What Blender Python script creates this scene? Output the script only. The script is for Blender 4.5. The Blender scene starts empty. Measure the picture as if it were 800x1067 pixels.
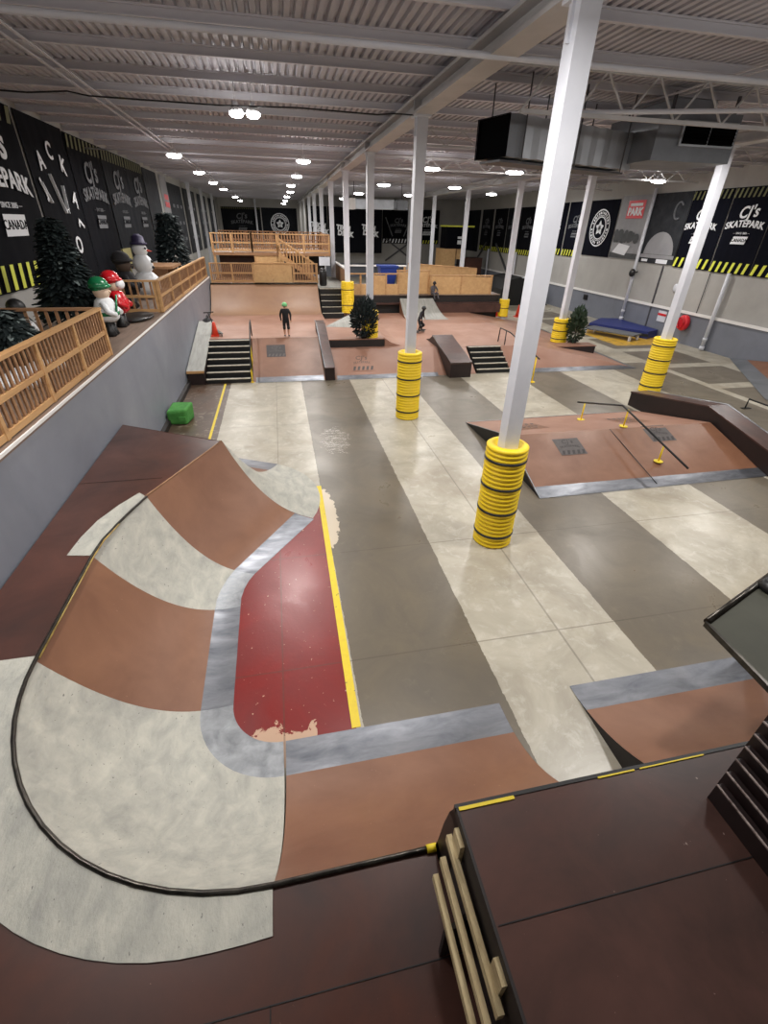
import bpy, bmesh, math, random
from mathutils import Vector, Matrix
from math import sin, cos, pi, radians, sqrt
random.seed(7)
S = 1.15            # drawing units -> metres (applied to everything at the end)
C = bpy.context.scene.collection

# ------------------------------------------------------------------ materials
def srgb(r, g, b):
    f = lambda c: (c/255/12.92) if c/255 <= .04045 else ((c/255+.055)/1.055)**2.4
    return (f(r), f(g), f(b), 1)
MATS = {}
class N:
    def __init__(s, m):
        s.t = m.node_tree; s.n = s.t.nodes; s.l = s.t.links
    def add(s, typ, **k):
        n = s.n.new(typ)
        for a, b in k.items(): setattr(n, a, b)
        return n
    def link(s, a, b): s.l.new(a, b)
    def math(s, op, a, b=None, clamp=False):
        n = s.add('ShaderNodeMath', operation=op, use_clamp=clamp)
        for i, v in enumerate((a, b)):
            if v is None: continue
            if isinstance(v, (int, float)): n.inputs[i].default_value = v
            else: s.link(v, n.inputs[i])
        return n.outputs[0]
    def mix(s, fac, a, b, blend='MIX'):
        n = s.add('ShaderNodeMix', data_type='RGBA', blend_type=blend)
        for i, v in ((0, fac), (6, a), (7, b)):
            if isinstance(v, (int, float)): n.inputs[i].default_value = v
            elif isinstance(v, tuple): n.inputs[i].default_value = v
            else: s.link(v, n.inputs[i])
        return n.outputs[2]
    def noise(s, vec, scale, detail=6, rough=.6, dist=0):
        n = s.add('ShaderNodeTexNoise'); n.inputs['Scale'].default_value = scale
        n.inputs['Detail'].default_value = detail; n.inputs['Roughness'].default_value = rough
        n.inputs['Distortion'].default_value = dist
        s.link(vec, n.inputs['Vector']); return n.outputs['Fac']
    def ramp(s, fac, lo, hi):
        n = s.add('ShaderNodeMapRange'); n.inputs['From Min'].default_value = lo; n.inputs['From Max'].default_value = hi
        s.link(fac, n.inputs['Value']); return n.outputs[0]
def newmat(name):
    m = bpy.data.materials.new(name); m.use_nodes = True
    return m, N(m), m.node_tree.nodes['Principled BSDF']
def mat(name, c1, rough=.5, metal=0, c2=None, scale=3, stretch=(1, 1, 1), bump=0, spots=None, rvar=.0, emit=None, spec=.5):
    m, k, b = newmat(name)
    g = k.add('ShaderNodeNewGeometry'); mp = k.add('ShaderNodeMapping')
    mp.inputs['Scale'].default_value = tuple(v/S for v in stretch)
    k.link(g.outputs['Position'], mp.inputs['Vector']); v = mp.outputs[0]
    col = srgb(*c1)
    if c2:
        n1 = k.noise(v, scale, 8, .62, .4)
        col = k.mix(k.ramp(n1, .3, .7), srgb(*c1), srgb(*c2))
        if spots:
            n2 = k.noise(v, spots[1], 3, .5)
            col = k.mix(k.ramp(n2, spots[2], spots[2]+.03), col, srgb(*spots[0]))
        if rvar:
            k.link(k.math('ADD', k.math('MULTIPLY', n1, rvar), rough-rvar/2), b.inputs['Roughness'])
        k.link(col, b.inputs['Base Color'])
        if bump:
            bp = k.add('ShaderNodeBump'); bp.inputs['Strength'].default_value = bump; bp.inputs['Distance'].default_value = .02
            k.link(k.noise(v, scale*6, 6), bp.inputs['Height']); k.link(bp.outputs[0], b.inputs['Normal'])
    else: b.inputs['Base Color'].default_value = col
    if not rvar: b.inputs['Roughness'].default_value = rough
    b.inputs['Metallic'].default_value = metal
    b.inputs['Specular IOR Level'].default_value = spec
    if emit:
        b.inputs['Emission Color'].default_value = srgb(*c1); b.inputs['Emission Strength'].default_value = emit
    MATS[name] = m; return m
mat('ply', (132, 92, 68), .46, c2=(112, 74, 53), scale=1.3, rvar=.25, spots=((176, 140, 118), 60, .74))
mat('ply_pale', (158, 120, 101), .48, c2=(138, 99, 81), scale=.9, rvar=.25, spots=((205, 172, 155), 50, .76))
mat('ply_gold', (144, 110, 82), .5, c2=(124, 90, 66), scale=.7, rvar=.2)
mat('dark_deck', (86, 52, 42), .36, c2=(50, 29, 24), scale=1.3, rvar=.35, spots=((140, 110, 98), 38, .745))
mat('dark_deck_b', (88, 62, 56), .34, c2=(50, 32, 27), scale=1.9, rvar=.35, spots=((150, 132, 124), 42, .745))
mat('dark_side', (36, 20, 19), .5, c2=(24, 14, 13), scale=4)
mat('black', (16, 16, 17), .5)
mat('slat_dark', (22, 13, 14), .45, c2=(34, 20, 20), scale=8)
mat('gold_edge', (186, 158, 84), .5, c2=(120, 92, 50), scale=9)
mat('black_wood', (22, 18, 17), .6, c2=(36, 28, 26), scale=5)
mat('shotcrete', (188, 186, 174), .62, c2=(150, 150, 143), scale=4.5, stretch=(1.6, .8, 1), bump=.4, spots=((112, 112, 108), 34, .70))
mat('steel_plate', (140, 142, 147), .4, .8, c2=(94, 97, 104), scale=2.2, stretch=(1, 3, 1), rvar=.3)
mat('steel_rough', (118, 121, 125), .42, .6, c2=(160, 163, 166), scale=7, rvar=.3)
mat('coping', (46, 44, 42), .3, .9, c2=(80, 76, 70), scale=12)
mat('yellow', (238, 204, 30), .5)
mat('yellow_tape', (226, 202, 34), .5, c2=(214, 186, 40), scale=9, spots=((120, 100, 60), 14, .68))
mat('strap', (20, 20, 22), .5)
mat('white_paint', (214, 216, 222), .42, c2=(196, 198, 206), scale=1.2)
mat('beam_paint', (196, 194, 194), .5, c2=(170, 168, 168), scale=.8)
mat('joist_paint', (196, 194, 200), .7)
mat('ceiling', (190, 188, 196), .75, c2=(170, 168, 176), scale=.6)
mat('gray_wall', (134, 138, 148), .5, c2=(118, 122, 132), scale=.6, rvar=.2, spots=((168, 170, 172), 9, .76))
mat('block_wall', (172, 170, 166), .8, c2=(156, 154, 150), scale=.6, bump=.2)
mat('wall_lower', (120, 124, 134), .6, c2=(106, 110, 120), scale=.8)
mat('white_trim', (228, 226, 224), .5)
mat('pine', (196, 156, 108), .55, c2=(168, 126, 82), scale=3, stretch=(1, .4, 4))
mat('pine_b', (162, 122, 86), .55, c2=(130, 94, 66), scale=3, stretch=(1, 1, 3))
mat('old_wood', (216, 198, 156), .7, c2=(160, 138, 100), scale=9, stretch=(5, .6, 3), bump=.3)
mat('old_edge', (168, 154, 148), .6, c2=(66, 46, 42), scale=30)
mat('plank_floor', (132, 112, 98), .6, c2=(104, 86, 74), scale=2, stretch=(6, .5, 1))
mat('banner', (10, 11, 16), .9, c2=(15, 16, 22), scale=1.5, spec=.1)
mat('banner_dk', (19, 21, 25), .85, c2=(30, 32, 37), scale=1.2, spec=.15)
mat('banner_navy', (8, 10, 19), .9, c2=(11, 13, 24), scale=1.5, spec=.1)
mat('letter', (222, 224, 228), .6)
mat('letter_grey', (96, 98, 102), .7)
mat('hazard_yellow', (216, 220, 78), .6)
mat('red', (206, 30, 44), .45)
mat('poster_grey', (150, 150, 152), .6, c2=(128, 128, 132), scale=1)
mat('poster_dark', (36, 38, 42), .8, c2=(56, 58, 62), scale=2.5, spec=.15)
mat('bush_print', (70, 72, 74), .6, c2=(46, 48, 50), scale=4)
mat('needle', (34, 46, 44), .7, c2=(20, 30, 34), scale=8)
mat('needle_frost', (120, 132, 130), .7)
mat('leaf', (44, 66, 42), .6, c2=(28, 46, 30), scale=8)
mat('bark', (64, 50, 40), .8)
mat('snow', (222, 224, 226), .6)
mat('purple', (44, 36, 70), .7)
mat('green_gloss', (20, 108, 66), .25)
mat('red_gloss', (190, 24, 34), .25)
mat('beige', (216, 190, 168), .5)
mat('skin', (196, 150, 126), .6)
mat('dark_cloth', (26, 24, 28), .8)
mat('grey_cloth', (84, 80, 84), .8)
mat('helmet_green', (120, 196, 130), .4)
mat('foam_green', (50, 118, 48), .8, c2=(76, 146, 64), scale=6, bump=.4)
mat('orange', (226, 70, 44), .5)
mat('blue', (26, 38, 98), .5, c2=(34, 48, 116), scale=3)
mat('blue_plastic', (30, 62, 150), .4)
mat('galv', (178, 182, 188), .4, .45, c2=(146, 150, 156), scale=1.2, rvar=.2)
mat('galv_dark', (120, 123, 128), .45, .35, c2=(92, 95, 100), scale=1.2)
mat('grille', (7, 7, 9), .95, spec=.05)
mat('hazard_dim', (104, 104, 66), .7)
mat('dull_sign', (118, 112, 70), .7)
mat('slab', (68, 68, 58), .6, c2=(56, 57, 48), scale=2, spec=.2, spots=((130, 130, 118), 30, .76))
mat('osb', (206, 168, 118), .6, c2=(186, 146, 98), scale=7)
mat('fixture', (70, 70, 74), .5)
mat('fixture_white', (224, 224, 226), .5)
mat('grey_print', (84, 78, 76), .6, c2=(70, 64, 62), scale=8)
mat('print_dark', (46, 40, 40), .6)
mat('tread', (198, 192, 176), .5, c2=(150, 140, 124), scale=12)
mat('asphalt', (40, 42, 44), .8)
mat('conc_ledge', (158, 158, 152), .55, c2=(130, 130, 124), scale=3, stretch=(4, .6, 1))
mat('cable', (18, 18, 20), .6)
mat('bin_black', (22, 22, 24), .4)
m, k, b = newmat('lamp'); MATS['lamp'] = m
b.inputs['Base Color'].default_value = (1, 1, 1, 1)
b.inputs['Emission Color'].default_value = (1, .98, .94, 1); b.inputs['Emission Strength'].default_value = 40

def floor_mat():
    m, k, b = newmat('painted_concrete')
    g = k.add('ShaderNodeNewGeometry'); mp = k.add('ShaderNodeMapping'); mp.inputs['Scale'].default_value = (1/S,)*3
    k.link(g.outputs['Position'], mp.inputs['Vector']); v = mp.outputs[0]
    sp = k.add('ShaderNodeSeparateXYZ'); k.link(v, sp.inputs[0])
    n1 = k.noise(v, 1.1, 9, .65, .8); n2 = k.noise(v, 5, 8, .7, .5); n3 = k.noise(v, 22, 4, .6)
    wob = k.math('MULTIPLY', k.math('SUBTRACT', n2, .5), .06)
    x = k.math('ADD', sp.outputs[0], wob); y = k.math('ADD', sp.outputs[1], wob)
    def band(c, a, bb): return k.math('MULTIPLY', k.math('GREATER_THAN', c, a), k.math('LESS_THAN', c, bb))
    def rect(x0, x1, y0, y1): return k.math('MULTIPLY', band(x, x0, x1), band(y, y0, y1))
    light = k.mix(k.ramp(n1, .3, .72), srgb(184, 178, 162), srgb(144, 137, 122))
    light = k.mix(k.math('MULTIPLY', k.ramp(n2, .52, .66), .45), light, srgb(200, 196, 184))
    n4 = k.noise(v, .45, 5, .6, 1.2)
    light = k.mix(k.math('MULTIPLY', k.ramp(n4, .48, .68), .42), light, srgb(136, 122, 98))
    dark = k.mix(k.ramp(n1, .3, .7), srgb(112, 103, 88), srgb(92, 85, 74))
    dark = k.mix(k.math('MULTIPLY', k.ramp(n2, .58, .7), .3), dark, srgb(128, 118, 100))
    st = rect(.41, 1.86, -3, 16)
    for a, bb in ((3.6, 5.35), (7.2, 8.9), (10.9, 12.6)):
        st = k.math('MAXIMUM', st, rect(a, bb, -3, 14.6))
    st = k.math('MAXIMUM', st, k.math('MULTIPLY', band(x, 12.9, 15.2), k.math('LESS_THAN', k.math('FRACT', k.math('MULTIPLY', y, .42)), .8)))
    col = k.mix(st, light, dark)
    brown = k.mix(k.ramp(n1, .3, .7), srgb(96, 76, 62), srgb(70, 58, 48))
    brown = k.mix(k.math('MULTIPLY', k.ramp(n2, .57, .6), .5), brown, srgb(150, 140, 124))
    col = k.mix(rect(-4, -1.6, 7, 14.6), col, brown)
    # red paint with chips
    red = k.mix(k.ramp(n1, .3, .7), srgb(130, 36, 33), srgb(110, 29, 27))
    chips = k.math('GREATER_THAN', n3, .69)
    red = k.mix(chips, red, srgb(196, 166, 140))
    ra = rect(-1.5, .34, 2.3, 7.25)
    edge = k.math('LESS_THAN', k.math('ADD', k.math('MULTIPLY', n2, .9), sp.outputs[1]), 3.12)
    edge = k.math('MULTIPLY', edge, k.math('LESS_THAN', x, -.02))
    red = k.mix(edge, red, srgb(190, 158, 134))
    col = k.mix(ra, col, red)
    # chipped patch right of the tape and pale scratches on the dark stripe
    d = k.math('ADD', k.math('ADD', k.math('POWER', k.math('MULTIPLY', k.math('SUBTRACT', sp.outputs[0], .40), 4.2), 2), k.math('POWER', k.math('MULTIPLY', k.math('SUBTRACT', sp.outputs[1], 6.3), .9), 2)), k.math('MULTIPLY', n2, 1.6))
    col = k.mix(k.math('MULTIPLY', k.math('LESS_THAN', d, 1.45), k.math('GREATER_THAN', x, .34)), col, srgb(196, 182, 160))
    sm = k.add('ShaderNodeMapping'); sm.inputs['Scale'].default_value = (2.2/S, 9/S, 1); sm.inputs['Rotation'].default_value = (0, 0, .35)
    k.link(g.outputs['Position'], sm.inputs['Vector'])
    sn = k.noise(sm.outputs[0], 1.6, 6, .7, 1.5)
    d2 = k.math('ADD', k.math('POWER', k.math('MULTIPLY', k.math('SUBTRACT', sp.outputs[0], .92), 1.9), 2), k.math('POWER', k.math('MULTIPLY', k.math('SUBTRACT', sp.outputs[1], 9.35), .9), 2))
    scr = k.math('MULTIPLY', k.math('LESS_THAN', k.math('ABSOLUTE', k.math('SUBTRACT', sn, .55)), .02), k.math('LESS_THAN', k.math('ADD', d2, k.math('MULTIPLY', n2, 2.2)), 1.45))
    col = k.mix(k.math('MULTIPLY', scr, .8), col, srgb(206, 200, 190))
    yl = rect(13.4, 16.3, 17.2, 20.6)
    col = k.mix(k.math('MULTIPLY', yl, k.ramp(n2, .7, .5)), col, srgb(196, 154, 50))
    # sawn joints
    jx = k.math('LESS_THAN', k.math('ABSOLUTE', k.math('SUBTRACT', sp.outputs[0], 2.86)), .012)
    jx = k.math('MAXIMUM', jx, k.math('LESS_THAN', k.math('ABSOLUTE', k.math('SUBTRACT', sp.outputs[0], 10.5)), .012))
    jx = k.math('MAXIMUM', jx, k.math('LESS_THAN', k.math('ABSOLUTE', k.math('SUBTRACT', sp.outputs[0], -.32)), .008))
    for yy in (3.33, 5.27, 10.4):
        jx = k.math('MAXIMUM', jx, k.math('LESS_THAN', k.math('ABSOLUTE', k.math('SUBTRACT', sp.outputs[1], yy)), .009))
    col = k.mix(k.math('MULTIPLY', jx, .42), col, srgb(70, 62, 50))
    k.link(col, b.inputs['Base Color'])
    k.link(k.math('ADD', k.math('MULTIPLY', n1, .35), .16), b.inputs['Roughness'])
    b.inputs['Specular IOR Level'].default_value = .45
    bp = k.add('ShaderNodeBump'); bp.inputs['Strength'].default_value = .12; bp.inputs['Distance'].default_value = .01
    k.link(n3, bp.inputs['Height']); k.link(bp.outputs[0], b.inputs['Normal'])
    return m
MATS['floor'] = floor_mat()

# ------------------------------------------------------------------ mesh helpers (all in world drawing coordinates)
class MB:
    def __init__(s): s.v = []; s.f = []; s.mi = []; s.sm = []
    def add(s, vs, fs, mi=0, smooth=False):
        o = len(s.v); s.v += [tuple(v) for v in vs]
        for f in fs: s.f.append([i+o for i in f]); s.mi.append(mi); s.sm.append(smooth)
        return s
    def box(s, x0, x1, y0, y1, z0, z1, mi=0):
        return s.add([(x, y, z) for z in (z0, z1) for y in (y0, y1) for x in (x0, x1)],
                     [(0, 2, 3, 1), (4, 5, 7, 6), (0, 1, 5, 4), (2, 6, 7, 3), (0, 4, 6, 2), (1, 3, 7, 5)], mi)
    def bar(s, a, b, w, h, mi=0, up=(0, 0, 1)):
        a = Vector(a); b = Vector(b); d = (b-a).normalized(); u = Vector(up)
        sd = d.cross(u)
        if sd.length < 1e-4: sd = d.cross(Vector((0, 1, 0)))
        sd.normalize(); u = sd.cross(d); vs = []
        for p in (a, b):
            for i, j in ((-1, -1), (1, -1), (1, 1), (-1, 1)): vs.append(p+sd*(i*w/2)+u*(j*h/2))
        return s.add(vs, [(3, 2, 1, 0), (4, 5, 6, 7), (0, 1, 5, 4), (1, 2, 6, 5), (2, 3, 7, 6), (3, 0, 4, 7)], mi)
    def prism(s, poly, z0, z1, mi=0, side=None):
        n = len(poly)
        s.add([(x, y, z0) for x, y in poly]+[(x, y, z1) for x, y in poly], [list(range(n))[::-1], list(range(n, 2*n))], mi)
        s.add([(x, y, z0) for x, y in poly]+[(x, y, z1) for x, y in poly], [(i, (i+1) % n, (i+1) % n+n, i+n) for i in range(n)], mi if side is None else side)
        return s
    def extr(s, prof, axis, a, b, mi=0, side=None):
        # prof: list of (p,q); axis 'x' -> p=y,q=z ; axis 'y' -> p=x,q=z
        n = len(prof)
        P = (lambda t, p, q: (t, p, q)) if axis == 'x' else (lambda t, p, q: (p, t, q))
        vs = [P(a, *p) for p in prof]+[P(b, *p) for p in prof]
        s.add(vs, [list(range(n))[::-1], list(range(n, 2*n))], mi if side is None else side)
        s.add(vs, [(i, (i+1) % n, (i+1) % n+n, i+n) for i in range(n)], mi); return s
    def tube(s, pts, r, n=10, mi=0, closed=False, cap=True):
        pts = [Vector(p) for p in pts]; m = len(pts); rings = []
        R = r if isinstance(r, (list, tuple)) else [r]*m
        pn = None
        for i, p in enumerate(pts):
            a = pts[max(i-1, 0)]; b = pts[min(i+1, m-1)]; d = (b-a).normalized()
            if pn is None: pn = d.cross(Vector((0, 0, 1)) if abs(d.z) < .9 else Vector((1, 0, 0))).normalized()
            pn = (pn-d*pn.dot(d)).normalized(); q = d.cross(pn)
            rings.append([p+(pn*cos(2*pi*j/n)+q*sin(2*pi*j/n))*R[i] for j in range(n)])
        vs = [v for rg in rings for v in rg]
        fs = [(i*n+j, i*n+(j+1) % n, (i+1)*n+(j+1) % n, (i+1)*n+j) for i in range(m-1) for j in range(n)]
        s.add(vs, fs, mi, True)
        if cap: s.add(rings[0]+rings[-1], [list(range(n))[::-1], list(range(n, 2*n))], mi)
        return s
    def lathe(s, c, prof, n=24, mi=0, sx=1, sy=1):
        vs = []; m = len(prof)
        for r, z in prof: vs += [(c[0]+r*sx*cos(2*pi*j/n), c[1]+r*sy*sin(2*pi*j/n), c[2]+z) for j in range(n)]
        s.add(vs, [(i*n+j, i*n+(j+1) % n, (i+1)*n+(j+1) % n, (i+1)*n+j) for i in range(m-1) for j in range(n)], mi, True)
        s.add(vs[:n], [list(range(n))[::-1]], mi); s.add(vs[-n:], [list(range(n))], mi); return s
    def ball(s, c, rx, ry=None, rz=None, mi=0, n=16):
        ry = ry or rx; rz = rz or rx
        prof = [(max(sin(pi*i/10), .02), -cos(pi*i/10)*rz) for i in range(11)]
        return s.lathe(c, prof, n, mi, rx, ry)
    def grid(s, rows, mi=0, smooth=True):
        n = len(rows[0]); vs = [p for r in rows for p in r]
        return s.add(vs, [(i*n+j, i*n+j+1, (i+1)*n+j+1, (i+1)*n+j) for i in range(len(rows)-1) for j in range(n-1)], mi, smooth)
    def mesh(s, name, mats, off=(0, 0, 0)):
        me = bpy.data.meshes.new(name); ox, oy, oz = off
        me.from_pydata([(x-ox, y-oy, z-oz) for x, y, z in s.v], [], s.f)
        for p, mi, sm in zip(me.polygons, s.mi, s.sm): p.material_index = mi; p.use_smooth = sm
        for mm in mats: me.materials.append(MATS[mm])
        return me
def wpos(o):
    v = Vector((0, 0, 0))
    while o: v += o.location; o = o.parent
    return v
def tag(o, label=None, cat=None, group=None, kind=None):
    if label: o['label'] = label
    if cat: o['category'] = cat
    if group: o['group'] = group
    if kind: o['kind'] = kind
    return o
def thing(name, label, cat, loc, group=None):
    o = bpy.data.objects.new(name, None); C.objects.link(o); o.location = loc; o.empty_display_size = .1
    return tag(o, label, cat, group)
def part(name, mb, mats, parent, label=None, fixn=True, kind=None):
    if isinstance(mats, str): mats = [mats]
    off = wpos(parent); me = mb.mesh(name, mats, off)
    if fixn: fix(me)
    o = bpy.data.objects.new(name, me); C.objects.link(o); o.parent = parent
    return tag(o, label, kind=kind)
def fix(me):
    bm = bmesh.new(); bm.from_mesh(me)
    bmesh.ops.remove_doubles(bm, verts=bm.verts, dist=1e-5)
    bmesh.ops.recalc_face_normals(bm, faces=bm.faces); bm.to_mesh(me); bm.free()
def solo(name, mb, mats, label, cat, loc=None, group=None, kind=None, fixn=True):
    if isinstance(mats, str): mats = [mats]
    if loc is None:
        xs, ys, zs = zip(*mb.v); loc = ((min(xs)+max(xs))/2, (min(ys)+max(ys))/2, min(zs))
    me = mb.mesh(name, mats, loc)
    if fixn: fix(me)
    o = bpy.data.objects.new(name, me); C.objects.link(o); o.location = loc
    return tag(o, label, cat, group, kind)
def struct(name, mb, mats, label=None):
    return solo(name, mb, mats, label, None, kind='structure')
def dup(root, loc, rotz=None, label=None, group=None):
    r = root.copy(); C.objects.link(r); r.location = loc
    if rotz is not None: r.rotation_euler = (0, 0, rotz)
    if label: r['label'] = label
    if group: r['group'] = group
    def rec(a, b):
        for ch in list(a.children):
            if ch.name == b.name: continue
            c = ch.copy(); C.objects.link(c); c.parent = b; rec(ch, c)
    rec(root, r); return r

def text_mesh(txt, size, arc=0, depth=.012, squash=1, bold=0):
    shear = .22 if txt == "CJ's" else 0
    cu = bpy.data.curves.new('t', 'FONT'); cu.body = txt; cu.size = size; cu.align_x = 'CENTER'; cu.align_y = 'CENTER'
    cu.extrude = depth/2; cu.shear = shear; cu.offset = bold; cu.resolution_u = 3; cu.space_character = 1.05
    o = bpy.data.objects.new('t', cu); C.objects.link(o)
    bpy.context.view_layer.update()
    me = bpy.data.meshes.new_from_object(o)
    vs = [Vector(v.co) for v in me.vertices]; fs = [list(p.vertices) for p in me.polygons]
    bpy.data.objects.remove(o); bpy.data.meshes.remove(me)
    w = max(abs(v.x) for v in vs) if vs else 1
    out = [(v.x*squash, v.y-arc*(v.x/w)**2, v.z) for v in vs]
    return out, fs
def place_text(mb, txt, size, o, ux, uy, mi=0, arc=0, squash=1, bold=0, rot=0, lift=.015, depth=.012):
    vs, fs = text_mesh(txt, size, arc, depth, squash, bold); o = Vector(o); ux = Vector(ux); uy = Vector(uy); uz = ux.cross(uy)
    cr, sr = cos(rot), sin(rot)
    mb.add([o+ux*(x*cr-y*sr)+uy*(x*sr+y*cr)+uz*(z+lift) for x, y, z in vs], fs, mi)

# ------------------------------------------------------------------ the building
XL, XR, YB, YF, ZC = -5.3, 16.5, 58.0, -5.0, 6.1
mb = MB(); mb.box(XL-.3, XR+.3, YF-.3, YB+.3, -.2, 0); struct('floor', mb, 'floor')
mb = MB()                                            # ribbed steel roof deck
x = XL-.2; prof = []
while x < XR+.2:
    prof += [(x, ZC), (x+.065, ZC), (x+.08, ZC+.045), (x+.115, ZC+.045)]; x += .13
mb.grid([[(px, YF-.2, pz) for px, pz in prof], [(px, YB+.2, pz) for px, pz in prof]], smooth=False)
mb.box(XL-.3, XR+.3, YF-.3, YB+.3, ZC+.06, ZC+.2)
struct('ceiling', mb, 'ceiling')
mb = MB(); mb.box(XL-.2, XL, YF, YB, 0, ZC+.1); struct('wall_left', mb, 'block_wall')
mb = MB(); mb.box(XR, XR+.2, YF, YB, 1.2, ZC+.1, 0); mb.box(XR-.02, XR+.2, YF, YB, 0, 1.2, 1); struct('wall_right', mb, ['block_wall', 'wall_lower'])
mb = MB(); mb.box(XR-.07, XR-.02, YF, YB, 1.14, 1.24); struct('trim_1', mb, 'white_trim')
mb = MB(); mb.box(XL, 2.85, YB, YB+.2, 0, ZC+.1); struct('wall_back', mb, 'block_wall')
mb = MB(); mb.box(2.85, XR, 46, 46.2, 1.1, ZC+.1, 0); mb.box(2.85, XR, 45.98, 46.2, 0, 1.1, 1); mb.box(2.75, 2.95, 46, YB, 0, ZC+.1, 0); struct('wall_back_right', mb, ['block_wall', 'wall_lower'])
mb = MB(); mb.box(XL, XR, YF-.2, YF, 0, ZC+.1); struct('wall_front', mb, 'block_wall')
# raised walkway along the left wall
mb = MB(); mb.box(XL, -2.79, YF, 22.4, 0, 1.98, 0); mb.box(XL, -2.79, YF, 22.4, 1.98, 2.04, 1)
struct('wall_ledge', mb, ['gray_wall', 'plank_floor'])
mb = MB(); mb.box(-2.79, -2.772, YF, 22.4, 2.015, 2.05); struct('trim_2', mb, 'white_trim')
mb = MB(); mb.box(-2.79, -2.70, 9.9, 14.0, 0, .12); struct('baseboard_left', mb, 'black_wood')
# joists and beams
for i in range(46):
    y = 5.3-4*1.3325+1.3325*i
    if y > 57: break
    mb = MB()
    mb.box(XL, XR, y-.035, y+.035, ZC-.02, ZC); mb.box(XL, XR, y-.008, y+.008, ZC-.1, ZC-.02); mb.box(XL, XR, y-.035, y+.035, ZC-.115, ZC-.1)
    struct('trim_%d' % (3+i), mb, 'joist_paint')
tn = 60
for X in (2.82, 10.5):
    mb = MB(); z0 = 5.7
    mb.box(X-.17, X+.17, YF, YB, z0, z0+.04); mb.box(X-.02, X+.02, YF, YB, z0+.04, 5.91); mb.box(X-.17, X+.17, YF, YB, 5.91, 5.95)
    for j in range(10): mb.box(X-.15, X+.15, 5.22+5.28*j-.02, 5.22+5.28*j+.02, z0+.02, 5.92)
    struct('trim_%d' % tn, mb, 'beam_paint'); tn += 1
for X in (-3.1, 13.6, 6.7):      # bridging angles under the joists
    mb = MB(); mb.box(X-.02, X+.02, YF, YB, 5.93, 5.95); mb.box(X+.16, X+.2, YF, YB, 5.93, 5.95)
    struct('trim_%d' % tn, mb, 'joist_paint'); tn += 1

# ------------------------------------------------------------------ columns, guards
def column(x, y, w=.2, z0=0, z1=5.7, label='', mat_='white_paint'):
    t = thing('steel_column', label, 'column', (x, y, z0), 'white steel columns')
    mb = MB(); h = w/2
    mb.add([(x-h, y-h, z0), (x+h, y-h, z0), (x+h, y+h, z0), (x-h, y+h, z0), (x-h, y-h, z1), (x+h, y-h, z1), (x+h, y+h, z1), (x-h, y+h, z1)],
           [(0, 1, 5, 4), (1, 2, 6, 5), (2, 3, 7, 6), (3, 0, 4, 7), (4, 5, 6, 7), (3, 2, 1, 0)])
    part('shaft', mb, mat_, t)
    mb = MB(); mb.box(x-h-.05, x+h+.05, y-h-.05, y+h+.05, z1-.03, z1); mb.box(x-h-.03, x+h+.03, y-.012, y+.012, z1-.3, z1-.03)
    part('cap_plate', mb, mat_, t)
    mb = MB(); mb.box(x-h-.06, x+h+.06, y-h-.06, y+h+.06, z0, z0+.02); part('base_plate', mb, mat_, t)
    return t
rowA = ['white steel column nearest the camera, rising out of the tallest yellow guard', 'white column in the middle of the floor, second from the camera in its row',
        'white column behind the potted bush on the raised deck', 'white column in the yellow guard beside the small far steps',
        'white column at the right end of the double fence tower', 'thin white column behind the tower fence, next beyond its right end']
rowA += ['thin far white column, %s beyond the fence tower in the long row' % n for n in ('second', 'third', 'fourth', 'fifth', 'last')]
for k_ in range(10):
    y = 5.22+5.28*k_; z0 = 0 if k_ < 2 else (.8 if k_ < 4 else 0)
    column(2.82, y, .2, z0, 5.7, rowA[k_])
rb = [(11.52, 0, 'white column at far right rising from the leaning-looking yellow guard'), (16.85, .0, 'white column beside the small tree and yellow guard at right'),
      (22.1, .0, 'white column by the red cones in a short yellow guard'), (28.4, 0, 'white column rising behind the plywood barrier, right of centre'),
      (34.6, 0, 'thin white column behind the plywood barrier near the far black curtain end'), (41, 0, 'thinnest far white column of the right-hand row')]
for y, z0, lb in rb: column(10.45, y, .2, z0, 5.7, lb)
for x, y, lb in [(-4.9, 36, 'grey column against the left wall near the striped poster'), (-4.9, 42, 'grey column against the left wall, next beyond the first wall column'),
                 (-4.9, 49, 'grey column against the left wall, farthest along'), (-1.6, 57.6, 'thin column between the two banners on the back wall')]:
    column(x, y, .16, 0, 6.0, lb)
def guard(x, y, z0, h, R, label, n_rib=None, straps=4, plant=False):
    t = thing('column_guard', label, 'column guard', (x, y, z0), 'yellow column guards')
    n_rib = n_rib or int(h/.065); prof = []
    for i in range(n_rib):
        a = h*i/n_rib; d = h/n_rib
        prof += [(R-.022, a), (R, a+d*.25), (R, a+d*.7), (R-.022, a+d*.95)]
    prof += [(R-.04, h), (R-.09, h), (R-.09, h-.1)]
    mb = MB(); mb.lathe((x, y, z0), prof, 28); sl_ = part('ribbed_sleeve', mb, 'yellow', t)
    for j in range(straps):
        z = h*(j+.5)/straps
        mb = MB(); mb.lathe((x, y, z0+z), [(R-.03, -.014), (R+.008, -.014), (R+.008, .014), (R-.03, .014)], 28); part('strap', mb, 'strap', sl_)
guard(2.82, 5.22, 0, 1.56, .28, 'tall yellow ribbed guard with four black straps around the nearest column')
guard(2.82, 10.5, 0, 1.56, .28, 'tall yellow ribbed guard around the middle-floor column')
guard(10.45, 11.52, 0, 1.5, .3, 'yellow ribbed guard behind the dark ledge at far right')
guard(2.82, 15.78, .81, .85, .28, 'yellow guard half hidden by the dark potted bush on the deck', straps=2)
guard(2.82, 21.06, .8, 1.2, .27, 'smooth yellow guard beside the small far steps', straps=2)
guard(10.45, 16.85, .3, .85, .3, 'yellow guard with the small green tree beside it', straps=3)
guard(10.45, 22.1, .4, .75, .24, 'narrow yellow guard in front of the orange cones', straps=1)

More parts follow.
